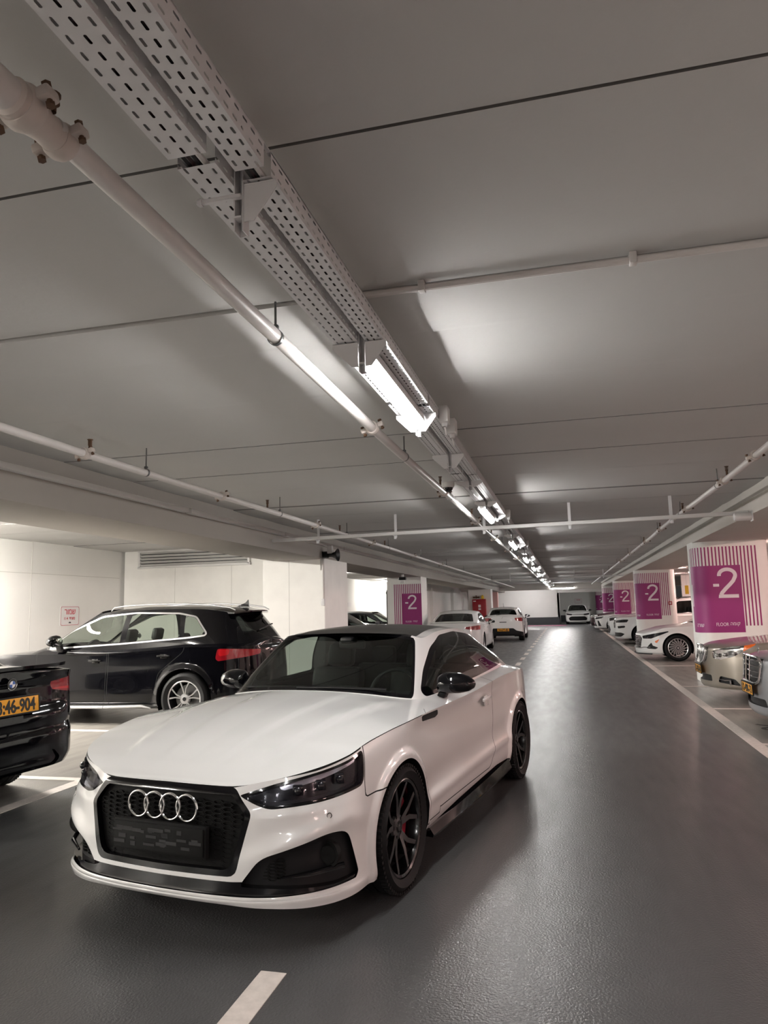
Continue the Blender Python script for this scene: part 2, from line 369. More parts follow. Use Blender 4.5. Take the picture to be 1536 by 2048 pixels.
def lane_floor():
    """sealed dark lane and pale bays, one floor"""
    m = bpy.data.materials.new('sealed_concrete_floor'); m.use_nodes = True; nt = m.node_tree; N = nt.nodes; L = nt.links; b = N['Principled BSDF']
    g = N.new('ShaderNodeTexCoord'); sx = N.new('ShaderNodeSeparateXYZ'); L.new(g.outputs['Object'], sx.inputs[0])
    def band(v, lo, hi):
        a = N.new('ShaderNodeMath'); a.operation = 'GREATER_THAN'; a.inputs[1].default_value = lo; L.new(v, a.inputs[0])
        c = N.new('ShaderNodeMath'); c.operation = 'LESS_THAN'; c.inputs[1].default_value = hi; L.new(v, c.inputs[0])
        d = N.new('ShaderNodeMath'); d.operation = 'MULTIPLY'; L.new(a.outputs[0], d.inputs[0]); L.new(c.outputs[0], d.inputs[1]); return d.outputs[0]
    lane = band(sx.outputs['X'], -4.45, 1.86)
    n1 = N.new('ShaderNodeTexNoise'); n1.inputs['Scale'].default_value = .9; n1.inputs['Detail'].default_value = 8; L.new(g.outputs['Object'], n1.inputs['Vector'])
    n2 = N.new('ShaderNodeTexNoise'); n2.inputs['Scale'].default_value = 5; n2.inputs['Detail'].default_value = 7
    mp = N.new('ShaderNodeMapping'); mp.inputs['Scale'].default_value = (1.6, .28, 1); L.new(g.outputs['Object'], mp.inputs[0]); L.new(mp.outputs[0], n2.inputs['Vector'])
    def mix(f, a, c):
        x = N.new('ShaderNodeMix'); x.data_type = 'RGBA'
        for s, v in (('Factor', f), ('A', a), ('B', c)):
            if hasattr(v, 'links') or hasattr(v, 'is_linked'): L.new(v, x.inputs[s])
            else: x.inputs[s].default_value = v
        return x.outputs['Result']
    def ramp(v, a, c, lo, hi):
        r = N.new('ShaderNodeMapRange'); r.inputs['From Min'].default_value = a; r.inputs['From Max'].default_value = c; r.inputs['To Min'].default_value = lo; r.inputs['To Max'].default_value = hi; L.new(v, r.inputs['Value']); return r.outputs['Result']
    lc = mix(n1.outputs['Fac'], (.054, .055, .057, 1), (.082, .082, .083, 1)); bc = mix(n1.outputs['Fac'], (.21, .195, .175, 1), (.31, .29, .26, 1))
    bc = mix(ramp(n2.outputs['Fac'], .42, .7, 0, .5), bc, (.15, .135, .125, 1))
    L.new(mix(lane, bc, lc), b.inputs['Base Color'])
    L.new(ramp(n2.outputs['Fac'], .3, .75, .30, .40), b.inputs['Roughness'])
    b.inputs['Specular IOR Level'].default_value = .8; b.inputs['Coat Weight'].default_value = .24; b.inputs['Coat Roughness'].default_value = .18
    n3 = N.new('ShaderNodeTexNoise'); n3.inputs['Scale'].default_value = 88; n3.inputs['Detail'].default_value = 1.5; L.new(g.outputs['Object'], n3.inputs['Vector'])
    n4 = N.new('ShaderNodeTexNoise'); n4.inputs['Scale'].default_value = 2.2; n4.inputs['Detail'].default_value = 2; L.new(g.outputs['Object'], n4.inputs['Vector'])
    ad = N.new('ShaderNodeMath'); ad.operation = 'MULTIPLY_ADD'; ad.inputs[1].default_value = .6; L.new(n4.outputs['Fac'], ad.inputs[0]); L.new(n3.outputs['Fac'], ad.inputs[2])
    bp = N.new('ShaderNodeBump'); bp.inputs['Strength'].default_value = .6; bp.inputs['Distance'].default_value = .004; L.new(ad.outputs[0], bp.inputs['Height']); L.new(bp.outputs['Normal'], b.inputs['Normal']); L.new(bp.outputs['Normal'], b.inputs['Coat Normal'])
    return m
def struct(o): o['kind'] = 'structure'; return o
b = MB(); b.box(((XL + XR)/2, (Y0 + 66)/2, -.1), (XR - XL + .4, 66 - Y0 + .4, .2)); struct(b.build('floor', lane_floor(), smooth=False))
# ceiling of cast planks with open joints
joints = [-13.2, -11.95, -10.7, -9.45, -8.2, -6.95, -5.7, -4.45, -3.2, -1.95, -.65, .68, 1.965, 3.055, 3.595, 4.58, 5.845, 7.0, 8.13, 9.5, 10.6] + [10.6 + 1.25*i for i in range(1, 45)]
b = MB(); pr = [(Y0, CEIL)]; off = {3.055: .022}; prev = 0
for k, j in enumerate(joints):
    nz = rng.uniform(-.008, .008) - (.0 if j != 3.055 else .02)
    if j == 3.595: nz = rng.uniform(-.004, .004)
    y0_ = pr[-1][0]; W_ = j - y0_; sag = .007*min(1., W_/1.2)
    pr += [(y0_ + W_*u, CEIL + prev - sag*(1 - (2*u - 1)**2)) for u in (.08, .2, .35, .5, .65, .8, .92)]
    pr += [(j - .022, CEIL + prev), (j - .008, CEIL + prev - .002), (j - .006, CEIL + .03), (j + .006, CEIL + .03), (j + .009, CEIL + nz)]; prev = nz
pr += [(66, CEIL + prev)]
vs = [(x, y, z) for x in (XL - .2, XR + .2) for y, z in pr]; n = len(pr)
for i in range(n - 1):
    b.mi = 1 if min(pr[i][1], pr[i+1][1]) > CEIL - .02 and max(pr[i][1], pr[i+1][1]) > CEIL + .025 else 0
    b._add([vs[i], vs[n + i], vs[n + i + 1], vs[i + 1]], [(0, 1, 2, 3)])
b.mi = 0; b._add([(XL - .2, Y0, CEIL + .25), (XR + .2, Y0, CEIL + .25), (XR + .2, 66, CEIL + .25), (XL - .2, 66, CEIL + .25)], [(0, 1, 2, 3)])
o = b.build('ceiling', [M_ceil, mat('dirty_joint', (.2, .195, .19), .9)], sharp=14); struct(o)
def wall(name, c, d, m=M_wall): b = MB(); b.box(c, d); return struct(b.build(name, m, smooth=False))
wall('wall_left', (XL - .1, 11.5, 1.49), (.2, 51.4, 2.98)); wall('wall_left_end', (-7.3, 14.92, 1.49), (5.2, .24, 2.98), M_wallr)
wall('wall_left_far', (-8.75, 48.5, 1.49), (2.5, 23, 2.98)); wall('wall_right', (XR + .1, 26, 1.49), (.2, 80.4, 2.98)); wall('wall_back', (2.5, Y0 - .1, 1.49), (25, .2, 2.98))
wall('wall_far', (-4.0, 57.15, 1.49), (6.95, .3, 2.98)); wall('wall_far_recess', (4, 65.1, 1.49), (10, .2, 2.98)); wall('wall_far_side', (-.60, 61, 1.49), (.15, 8, 2.98)); wall('wall_right_cross', (10.7, 44.1, 1.49), (8.6, .2, 2.98))
for k, (y, l) in enumerate(((41.0, 1.0), (49.2, 1.9))): wall('trim_%d' % (k + 1), (-7.42, y, 1.3), (.22, l, 2.6))
b = MB(); b.box((-4.0, 56.97, .27), (6.9, .06, .54)); struct(b.build('baseboard_far', M_dark, smooth=False)); b = MB(); b.box((4, 64.97, .27), (10, .06, .54)); struct(b.build('baseboard_far_recess', M_dark, smooth=False))
M_seam = mat('wall_seam', (.62, .61, .58), .85)
for k, (c, d) in enumerate((((XL + .001, 11.9, 1.49), (.003, .012, 2.96)), ((XL + .001, 9.4, 1.49), (.003, .012, 2.96)), ((XL + .001, 12.3, 2.36), (.003, 4.9, .010)), ((-7.2, 14.799, 1.3), (.012, .003, 2.5)), ((-8.6, 14.799, 1.3), (.010, .003, 2.5)), ((-5.35, 13.569, 1.26), (.012, .003, 2.5)))): wall('trim_%d' % (k + 10), c, d, M_seam)
# downstand beams
def beam(name, x0, x1, z0, y0, y1, m=M_beam): b = MB(); b.box(((x0 + x1)/2, (y0 + y1)/2, (z0 + CEIL)/2 + .005), (x1 - x0, y1 - y0, CEIL - z0 + .01), bev=.008); return struct(b.build(name, m))
beam('trim_3', -5.70, -4.60, 2.52, Y0, 57, mat('shaded_beam_tone', (.34, .317, .29), .75, bump=(14, .25, .005), var=(1.6, .06)))  # beam colour darkened to carry the weak light on this side
b = MB(); b.box((3.08, 21.5, (2.63 + 2.80)/2), (1.32, 71, .17), bev=.006); b.box((3.10, 21.5, 2.84), (1.22, 71, .09)); b.box((3.08, 21.5, 2.93), (1.32, 71, .11), bev=.006); struct(b.build('trim_4', M_beam))
beam('trim_5', -7.4, 9, 2.55, 52.6, 53.3); wall('trim_6', (1.1, 57.1, 2.68), (3.5, .3, .62))
b = MB()
for y0_, y1_ in ((Y0, 1.5), (1.56, 4.9), (4.96, 8.1), (8.16, 11.3), (11.36, 14.6), (14.7, 30), (30.1, 52)): b.box((-4.57, (y0_ + y1_)/2, 2.80), (.10, y1_ - y0_, .055), bev=.004)
o = b.build('cable_trunking', M_trunk); tag(o, 'long pale cable trunking fixed along the side of the beam above the dark cars', 'trunking')
# ---------------------------------------------------------------- columns with wrapped floor signs
def rrect(x0, x1, y0, y1, r, n=10):
    out = []
    for cx, cy, a in ((x1 - r, y0 + r, -90), (x1 - r, y1 - r, 0), (x0 + r, y1 - r, 90), (x0 + r, y0 + r, 180)):
        for i in range(n + 1): t = math.radians(a + 90*i/n); out.append((cx + math.cos(t)*r, cy + math.sin(t)*r))
    return out
def column(x0, x1, y0, y1, top, r=.30, m=M_wall):
    b = MB(); b.prism(rrect(x0, x1, y0, y1, r), top); o = b.build('column', m); struct(o); return o
def wrapped(mb, path, u0, u1, z0, z1, du=.02, lift=.003):
    """a vinyl panel following the front of a column: path gives point and outward normal at arc length u"""
    n = max(1, int(abs(u1 - u0)/du)); us = [u0 + (u1 - u0)*i/n for i in range(n + 1)]; vs = []
    for u in us:
        p, q = path(u)
        for z in (z0, z1): vs.append((p[0] + q[0]*lift, p[1] + q[1]*lift, z))
    mb._add(vs, [(2*i, 2*i + 2, 2*i + 3, 2*i + 1) for i in range(n)])
def col_path(x0, y0, r):
    """u = X along the flat front; below x0 + r it bends round the near corner"""
    def f(u):
        if u >= x0 + r: return (u, y0), (0, -1)
        a = (x0 + r - u)/r
        if a < math.pi/2: return (x0 + r - math.sin(a)*r, y0 + r - math.cos(a)*r), (-math.sin(a), -math.cos(a))
        return (x0, y0 + r + (a - math.pi/2)*r), (-1, 0)
    return f
def lay(me, path, u, z, lift, parent, name, m):
    """put lettering (mesh in xy) on the wrapped face"""
    for v in me.vertices:
        p, q = path(u + v.co.x); l = lift + v.co.z; v.co = Vector((p[0] + q[0]*l, p[1] + q[1]*l, z + v.co.y))
    return link(name, me, m, parent)
def fit_text(txt, w_, h_, bold=0.):
    me = text_mesh(txt, 1.0, .0008, bold); xs = [v.co.x for v in me.vertices]; ys = [v.co.y for v in me.vertices]; a, c = max(xs) - min(xs), max(ys) - min(ys)
    for v in me.vertices: v.co.x *= w_/a; v.co.y *= h_/c
    return me
def two_mesh(h_, t=.115):
    """figure two of a light grotesque, height h_, centred"""
    P = []; w_ = .62
    for i in range(19):
        a = math.radians(186 - i*11.3); P.append((math.cos(a)*.245, .255 + math.sin(a)*.19 + .005))
    P += [(.175, .085), (.08, -.02), (-.07, -.165), (-.185, -.29), (-.225, -.36)]
    P = [Vector((x*.98, y)) for x, y in P]; b = MB(); L, R = [], []
    for i, p in enumerate(P):
        d = (P[min(i+1, len(P)-1)] - P[max(i-1, 0)]).normalized(); q = Vector((-d.y, d.x)); L.append(p + q*t/2); R.append(p - q*t/2)
    for z in (0,):
        vs = [(v.x*h_, v.y*h_, .001) for v in L] + [(v.x*h_, v.y*h_, .001) for v in R]; k = len(P); b._add(vs, [(i, i+1, k+i+1, k+i) for i in range(k-1)])
    b._add([(-.30*h_, -.46*h_, .0022), (.30*h_, -.46*h_, .0022), (.30*h_, -.35*h_, .0022), (-.285*h_, -.35*h_, .0022)], [(0, 1, 2, 3)])
    return b.mesh(smooth=False)
def floor_sign(path, u0, label, cross=1, text=True):
    """the wrap of one right-hand column; u0 = X where the flat starts minus the corner; offsets as measured on the nearest column"""
    k = u0 - 2.40
    root = empty('floor_sign', (u0 + .6, path(u0 + .6)[0][1], .92)); tag(root, label, 'sign', 'floor signs wrapped on the columns along the lane')
    inv = lambda o: setattr(o, 'matrix_parent_inverse', Matrix.Translation(-root.location)) or o
    b = MB(); wrapped(b, path, 2.05 + k, 3.195 + k, .92, 2.17); inv(b.build('panel', M_purple, root))
    b = MB()
    for i in range(23):
        x = 3.462 + k - i*.0625
        if x < 2.02 + k: break
        wrapped(b, path, x, x + .026, 1.04 if x > 3.2 + k else 2.17, 2.525)
    inv(b.build('stripes', M_purple2, root))
    inv(lay(two_mesh(.585), path, 2.955 + k, 1.83, .004, root, 'figure_two', M_vinyl_white))
    b = MB(); b._add([(-.052, -.026, .001), (.052, -.026, .001), (.052, .026, .001), (-.052, .026, .001)], [(0, 1, 2, 3)]); inv(lay(b.mesh(smooth=False), path, 2.752 + k, 1.80, .004, root, 'minus_mark', M_vinyl_white))
    if text:
        inv(lay(fit_text('FLOOR', .215, .062), path, 2.81 + k, 1.072, .004, root, 'floor_lettering', M_vinyl_white)); inv(lay(fit_text('המוק', .165, .072), path, 3.03 + k, 1.068, .004, root, 'floor_lettering', M_vinyl_white))
        inv(lay(fit_text('הרוש', .17, .06), path, 2.40 + k, 1.055, .004, root, 'row_lettering', M_vinyl_white))
        inv(lay(fit_text('1', .07, .42), path, 2.13 + k, 1.62, .004, root, 'row_figure', M_vinyl_white))
    return root
names = ['magenta minus two floor sign on the nearest column behind the champagne car', 'magenta minus two floor sign above the bonnet of the bladed-wheel white sedan', 'magenta minus two floor sign on the third column, beside the white crossovers',
         'magenta minus two floor sign on the fourth column, above the white hatch nose', 'magenta floor sign on the farthest column, mostly hidden by the one before']
for i in range(5):
    y = 14.75 + 12.18*i; column(2.40, 3.74, y, y + .95, 2.64, .28); floor_sign(col_path(2.40, y, .28), 2.40, names[i])
column(2.40, 3.74, 14.75 - 12.18, 14.75 - 12.18 + .95, 2.64, .28)
column(-5.92, -4.60, 13.57, 15.1, 2.53, .02, M_wallr); lc = column(-5.76, -4.60, 23.4, 24.4, 2.53, .015)
column(-5.80, -4.42, 44.36, 45.4, 2.53, .015)
M_pinklit = mat('pink_lit_column_tone', (.75, .46, .44), .7); column(-5.32, -4.88, 53.9, 54.3, 2.6, .01, M_pinklit)  # pink light falling on this far column is put into its colour
# the flat sign on the left column
root = empty('floor_sign', (-5.1, 23.4, .92)); tag(root, 'magenta minus two floor sign on the square column, stripes on its near side', 'sign', 'floor signs wrapped on the columns along the lane')
pth = lambda u: ((u, 23.4), (0, -1)); inv = lambda o: setattr(o, 'matrix_parent_inverse', Matrix.Translation(-root.location)) or o
b = MB(); wrapped(b, pth, -5.245, -4.602, .92, 1.985, 2); inv(b.build('panel', M_purple, root)); b = MB()
for i in range(15): x = -5.52 + i*.0625; wrapped(b, pth, x, x + .028, .92 if x < -5.25 else 1.985, 2.295, 2)
inv(b.build('stripes', M_purple2, root)); inv(lay(two_mesh(.48), pth, -4.915, 1.695, .004, root, 'figure_two', M_vinyl_white))
b = MB(); b._add([(-.05, -.024, .001), (.05, -.024, .001), (.05, .024, .001), (-.05, .024, .001)], [(0, 1, 2, 3)]); inv(lay(b.mesh(smooth=False), pth, -5.10, 1.68, .004, root, 'minus_mark', M_vinyl_white))
inv(lay(fit_text('FLOOR', .2, .055), pth, -5.05, 1.07, .004, root, 'floor_lettering', M_vinyl_white)); inv(lay(fit_text('המוק', .15, .065), pth, -4.83, 1.07, .004, root, 'floor_lettering', M_vinyl_white))
# ---------------------------------------------------------------- strip lamps
M_tubes = {}
def tube_mat(col, e):
    k = (col, e)
    if k not in M_tubes: M_tubes[k] = mat('lit_tube', (.9, .9, .9), .4, emit=col, es=e)
    return M_tubes[k]
M_lampbody = mat('lamp_body_white', (.75, .75, .75), .4)
def strip_lamp(c, label, group, along='Y', ln=1.21, col=(1., .982, .96), e=None, r=.037, hang=.076):
    root = empty('strip_lamp', c); tag(root, label, 'lamp', group); ax = Vector((0, 1, 0)) if along == 'Y' else Vector((1, 0, 0))
    if along != 'Y': root.rotation_euler = (0, 0, math.pi/2)
    b = MB(); b.prism([(-.050, .014), (-.047, .014), (-.041, .042), (.041, .042), (.047, .014), (.050, .014), (.042, .066), (-.042, .066)], ln + .06, Matrix(((1, 0, 0, 0), (0, 0, -1, ln/2 + .03), (0, 1, 0, 0), (0, 0, 0, 1)))); b.build('housing', M_lampbody, root)
    t = MB(); ks = (-.5, -.485, -.46, .46, .485, .5); t.tube([(0, ln*k, 0) for k in ks], [r*.35, r*.8, r, r, r*.8, r*.35], 10); t.build('tube', tube_mat(col, e or TUBE), root)
    b = MB()
    b.box((0, -ln*.5, .038), (.05, .03, .04), bev=.005); b.build('end_cap', M_lampbody, root); b = MB(); b.box((0, ln*.5, .038), (.05, .03, .04), bev=.005); b.build('end_cap', M_lampbody, root)
    for q in (-.3, .3):
        h = MB(); h.tube([(0, ln*q, .066), (0, ln*q, hang)], .007, 6); h.build('hanger', M_galv, root)
    return root
order = ['first', 'second', 'third', 'fourth', 'fifth', 'sixth', 'seventh', 'eighth', 'ninth', 'tenth']
LAMPS = [3.81, 9.3, 14.3, 19.2, 24.2, 29.2, 34.2, 39.2, 44.2, 49.2]
for k, y in enumerate(LAMPS): strip_lamp((-.865 if k == 0 else -.90 - .003*y, y, 2.69 if k == 0 else 2.67), 'lit strip lamp under the cable trays, %s along the lane from the white coupe' % order[k], 'strip lamps under the cable trays', hang=.075 if k == 0 else .094)
for y in (-1.3, -6.3, -11): strip_lamp((-.87, y, 2.69), 'lit strip lamp under the cable trays behind the viewer', 'strip lamps behind the viewer', e=TUBE*1.7)
WARM = (1., .95, .87); PINK = (1., .68, .62)
for y, t in ((-6, 'behind the viewer'), (-2, 'beside the viewer'), (7.9, 'between the black saloon and the off-roader'), (1.6, 'above the bay beside the black saloon'), (19.2, 'above the two dark cars behind the white column'), (27.4, 'above the bays behind the square magenta column'), (35.5, 'above the far bays along the white wall')):
    strip_lamp((-8.75, y, 2.88), 'lit strip lamp over the parking bays %s' % t, 'strip lamps over the bays by the white wall', col=WARM, e=WALL_TUBE*(1.3 if y == 7.9 else .4 if y < 10 else .17), hang=.105)
for k, y in enumerate((-8, -3, 2.5, 7.5, 12, 20, 27.6, 34, 41)):
    strip_lamp((5.4, y, 2.78), 'lit strip lamp over the bays behind the magenta columns, %s in its row' % order[k], 'strip lamps behind the magenta columns', col=PINK, e=BAY_TUBE*1.1, hang=.205)
    strip_lamp((10.4, y, 2.78), 'lit strip lamp over the second aisle, %s in its row' % order[k], 'strip lamps over the second aisle', col=PINK, e=BAY_TUBE*1.1, hang=.205)
strip_lamp((-.25, 52.53, 2.62), 'lit strip lamp set across the lane at its far end', 'strip lamps at the far end', along='X', ln=1.4, e=TUBE*2, hang=.37)
strip_lamp((-2.6, 54.2, 2.86), 'added strip lamp hidden behind the far beam to light the far wall', 'strip lamps at the far end', along='X', ln=1.4, e=TUBE*1.6, hang=.125)  # unseen lamp, added behind the beam to brighten the far wall
strip_lamp((4.5, 57.5, 2.8), 'lit strip lamp near the far recess', 'strip lamps at the far end', e=TUBE*3, hang=.185)
# ---------------------------------------------------------------- cable trays, pipes, brackets
def perforated(mb, P, U, W, lu, lw, nrow, pitch, slot=(.027, .008)):
    """sheet from P along U (length lu) and W (width lw) with nrow staggered rows of slots"""
    n = int(lu/pitch); cw = lw/nrow; U, W, P = Vector(U), Vector(W), Vector(P)
    for r in range(nrow):
        sh = (r % 3)*pitch/3
        for i in range(n):
            u0 = i*pitch; u1 = u0 + pitch; c = u0 + pitch/2 + (sh - pitch/3)*.62; w0 = r*cw; w1 = w0 + cw; wc = (w0 + w1)/2
            a, h = slot[0]/2, slot[1]/2; q = .6*h
            S = [(c - a + q, wc - h), (c + a - q, wc - h), (c + a, wc - h*.3), (c + a, wc + h*.3), (c + a - q, wc + h), (c - a + q, wc + h), (c - a, wc + h*.3), (c - a, wc - h*.3)]
            O = [(c - a + q, w0), (c + a - q, w0), (u1, w0), (u1, w1), (c + a - q, w1), (c - a + q, w1), (u0, w1), (u0, w0)]
            vs = [P + U*x + W*y for x, y in O + S]
            mb._add(vs, [(j, (j+1) % 8, 8 + (j+1) % 8, 8 + j) for j in range(8)])
TZ = 2.765
def tray(x0, x1, name, label):
    root = empty('cable_tray', (x0, 0, TZ)); tag(root, label, 'cable tray', 'perforated cable trays'); root.location = (0, 0, 0)
    segs = [(-3.0, -.5), (-.5, 1.80), (1.80, 4.30), (4.30, 6.8), (6.8, 9.4), (9.4, 14.4)] if x0 > -.87 else [(-3.2, -.8), (-.8, 1.70), (1.70, 4.2), (4.2, 6.7), (6.7, 9.3), (9.3, 14.3)]
    for k, (a, c) in enumerate(segs):
        b = MB(); dz = .0 if k % 2 else .0025; d = .003
        perforated(b, (x0, a, TZ + dz), (0, 1, 0), (1, 0, 0), c - a - d, x1 - x0, 3, .05)
        perforated(b, (x1, a, TZ + dz), (0, 1, 0), (0, 0, 1), c - a - d, .075, 2, .05); perforated(b, (x0, a, TZ + dz), (0, 1, 0), (0, 0, 1), c - a - d, .075, 2, .05)
        for x, s_ in ((x0, 1), (x1, -1)): b.box((x + s_*.006, (a + c)/2, TZ + .075), (.012, c - a - d, .004))
        b.build('tray_section', M_galv, root, smooth=False, weld=False)
    b = MB(); b.box(((x0 + x1)/2, 33, TZ + .002), (x1 - x0, 37.2, .003)); b.box((x0, 33, TZ + .0375), (.003, 37.2, .075)); b.box((x1, 33, TZ + .0375), (.003, 37.2, .075)); b.build('tray_section', M_galv, root, smooth=False)
    # cables lying in the tray
    for j, (cm, r) in enumerate(((M_black, .011), (MT['maroon'], .009), (M_black, .008), (M_trunk, .009))):
        b = MB(); x = x0 + .02 + (x1 - x0 - .04)*(j + .5)/4; b.tube([(x + .006*math.sin(y*1.3 + j), y, TZ + .016) for y in np.arange(-3, 14, .5)], r, 6); b.build('cable', cm, root)
    return root
tray(-.998, -.882, 'l', 'perforated cable tray on the side of the white pipe, left of the pair'); tray(-.845, -.757, 'r', 'perforated cable tray carrying the lit lamps, right of the pair')
BR = [-.45, .65, 1.83, 3.145, 4.475, 5.78, 7.11, 8.62, 9.98, 11.4, 12.9, 15.1, 16.8, 18.5, 20.0, 23.4, 25.0, 28.4, 30, 33.5, 35, 38.5, 40, 43.5, 48.5]
for k, y in enumerate(BR):
    root = empty('tray_bracket', (-.863, y, 2.64)); tag(root, 'galvanised hanger post with sloping arms carrying the two cable trays over the lane', 'bracket', 'tray brackets')
    b = MB()
    lo = .0 if y < 7 else .055
    for dx in (-.013, .013): b.box((dx, 0, .16 + lo/2), (.004, .04, .36 - lo))
    b.box((0, .018, .16 + lo/2), (.028, .004, .36 - lo)); b.box((0, -.012, .02 + lo), (.024, .03, .006)); b.build('post', M_galv, root)
    for s_, l in ((-1, .125), (1, .100)):
        if k == 2 and s_ < 0: continue
        b = MB(); Mx = Matrix(((s_, 0, 0, s_*.018), (0, 0, 1, -.02), (0, 1, 0, 0), (0, 0, 0, 1))); b.prism([(0, .122), (l, .122), (l, .098), (.03, .005 + lo), (0, .005 + lo)], .004, Mx); b.box((s_*(.018 + l/2), 0, .120), (l, .042, .004)); b.build('arm', M_galv, root, smooth=False)
b = MB(); b.box((-.92, 1.80, 2.72), (.14, .012, .012)); b.lathe([(.001, 0), (.012, .0), (.012, .012), (.001, .012)], c=(-.985, 1.80, 2.72), axis='X', n=6); o = b.build('threaded_rod', M_galv); tag(o, 'short threaded rod with nut sticking out under the tray by the nearest bracket', 'rod')
for y, z in ((4.68, 2.80), (5.02, 2.80), (10.2, 2.8), (15.3, 2.8)):
    root = empty('junction_box', (-.725, y, z)); tag(root, 'grey junction box on the lamp tray, %s' % {4.68: 'just past the nearest lit lamp', 5.02: 'second past the nearest lit lamp', 10.2: 'just past the second lit lamp', 15.3: 'just past the third lit lamp'}[y], 'junction box', 'junction boxes on the tray')
    b = MB(); b.box((0, 0, 0), (.06, .11, .11), bev=.006); b.build('box', M_trunk, root); b = MB(); b.lathe([(.018, -.08), (.022, -.055), (.022, -.05)], axis='Z', n=14); b.build('gland', M_galv, root)
    b = MB(); b.tube([(0, 0, -.08), (.0, .05, -.12), (-.01, .1, -.06)], .006, 6); b.build('cable', M_trunk, root)
def clamp(root, y, x, z, r, rot=0., rust=True, s=1.):
    """grooved coupling: two half shells with bolted ears"""
    b = MB(); b.lathe([(r, -.03*s), (r + .010*s, -.028*s), (r + .017*s, -.012*s), (r + .017*s, .012*s), (r + .010*s, .028*s), (r, .03*s)], c=(x, y, z), axis='Y', n=24)
    for a in (rot, rot + math.pi):
        b.box((x + math.cos(a)*(r + .03*s), y, z + math.sin(a)*(r + .03*s)), (.042*s, .05*s, .034*s), Matrix.Rotation(-a, 3, 'Y'), bev=.008*s)
    c = b.build('coupling', M_clampw, root)
    for a in (rot, rot + math.pi):
        b = MB(); q = Vector((x + math.cos(a)*(r + .034*s), y, z + math.sin(a)*(r + .034*s))); t = Vector((-math.sin(a), 0, math.cos(a))); b.tube([q - t*.034*s, q + t*.034*s], .008*s, 8); b.tube([q + t*.024*s, q + t*.036*s], .014*s, 6); b.tube([q - t*.036*s, q - t*.026*s], .013*s, 6); b.build('bolt', M_rust, c)
def pipe_run(x, z, r, y0, y1, label, hang, coup, wob=.01, heads=()):
    root = empty('sprinkler_pipe', (0, 0, 0)); tag(root, label, 'pipe', 'sprinkler pipes under the ceiling')
    ys = list(np.arange(y0, min(y1, 16), .8)) + [y1]; b = MB(); b.tube([(x + wob*math.sin(y*.9), y, z + .6*wob*math.sin(y*.53 + 1)) for y in ys], r, 20); b.build('pipe', M_pipe, root)
    X = lambda y: x + wob*math.sin(y*.9)
    for y in coup: clamp(root, y, X(y), z, r, .35)
    for y in hang:
        b = MB(); b.tube([(X(y), y, z + r + .02), (X(y), y, CEIL)], .006, 6); b.lathe([(r + .002, -.011), (r + .005, -.011), (r + .005, .011), (r + .002, .011)], c=(X(y), y, z), axis='Y', n=20, closed=True); b.box((X(y), y, z + r + .016), (.03, .022, .02), bev=.004); b.build('hanger', M_rust if False else MT['disc'], root)
    for y in heads:
        b = MB(); b.tube([(X(y), y, z + r), (X(y), y, z + r + .05)], .012, 8); b.lathe([(.014, .05), (.006, .06), (.006, .085), (.022, .09), (.022, .094)], c=(X(y), y, z + r), axis='Z', n=12); b.box((X(y) + .012, y, z + r + .07), (.004, .014, .05)); b.box((X(y) - .012, y, z + r + .07), (.004, .014, .05)); b.build('sprinkler_head', M_rust, root)
    return root
pr_ = pipe_run(-1.262, 2.80, .034, 1.50, 52, 'white enamelled sprinkler pipe with bolted tee running beside the cable trays over the lane', [3.04, 5.9, 8.3, 12, 15.5, 19, 23, 28, 33, 38], [4.85, 7.9, 10.9, 13.8, 17, 20, 24, 28.5], heads=[7.65, 10.4, 13.3])
b = MB(); b.tube([(-1.275, -3, 2.80), (-1.262, 1.42, 2.80)], .044, 20); b.build('pipe', M_pipe, pr_)
b = MB(); b.lathe([(.04, -.115), (.052, -.10), (.05, -.02), (.042, .02), (.044, .10), (.036, .11)], c=(-1.262, 1.46, 2.80), axis='Y', n=24); b.build('tee_fitting', M_clampw, pr_)
clamp(pr_, 1.405, -1.262, 2.80, .045, .25, s=.95); clamp(pr_, 1.545, -1.262, 2.80, .036, .25, s=.85)
b = MB(); b.lathe([(.010, 0), (.010, .02), (.018, .024), (.015, .04), (.02, .044), (.02, .05)], c=(-1.212, 1.45, 2.81), axis='Z', n=14); b.build('sprinkler_head', M_rust, pr_)
pipe_run(-3.52, 2.76, .030, -3, 52, 'white sprinkler pipe near the beam above the black cars', [5.56, 8.6, 11.6, 14.5, 18, 22, 26, 31, 36], [4.72, 7.0, 10, 13.2, 17, 21], heads=[4.78, 8.2, 11.2, 14.2])
pipe_run(1.70, 2.79, .030, -3, 50, 'white sprinkler pipe near the beam above the magenta columns', [8.6, 11.2, 14, 17, 20.5, 25, 30], [6.9, 8.25, 10.6, 13.4, 16, 19.5, 23], heads=[8.1, 11.0, 13.6, 16.5])
def cross_bar(y0, y1, x0, x1, z, label, hs, group):
    root = empty('cross_trunking', (0, 0, 0)); tag(root, label, 'trunking', group); b = MB(); d = Vector((x1 - x0, y1 - y0, 0)); a = math.atan2(d.y, d.x)
    b.box(((x0 + x1)/2, (y0 + y1)/2, z), (d.length, .06, .052), Matrix.Rotation(a, 3, 'Z'), bev=.004); b.build('trunking', M_trunk, root)
    for x in hs:
        y = y0 + (y1 - y0)*(x - x0)/(x1 - x0); b = MB(); b.box((x, y + .045, (z + CEIL)/2 - .037), (.04, .006, CEIL - z + .046)); b.box((x - .017, y + .058, (z + CEIL)/2 - .037), (.006, .024, CEIL - z + .046)); b.box((x, y, z - .034), (.045, .1, .008)); b.box((x, y + .0, z - .06), (.035, .03, .05), bev=.004); b.build('strut', M_galv, root)
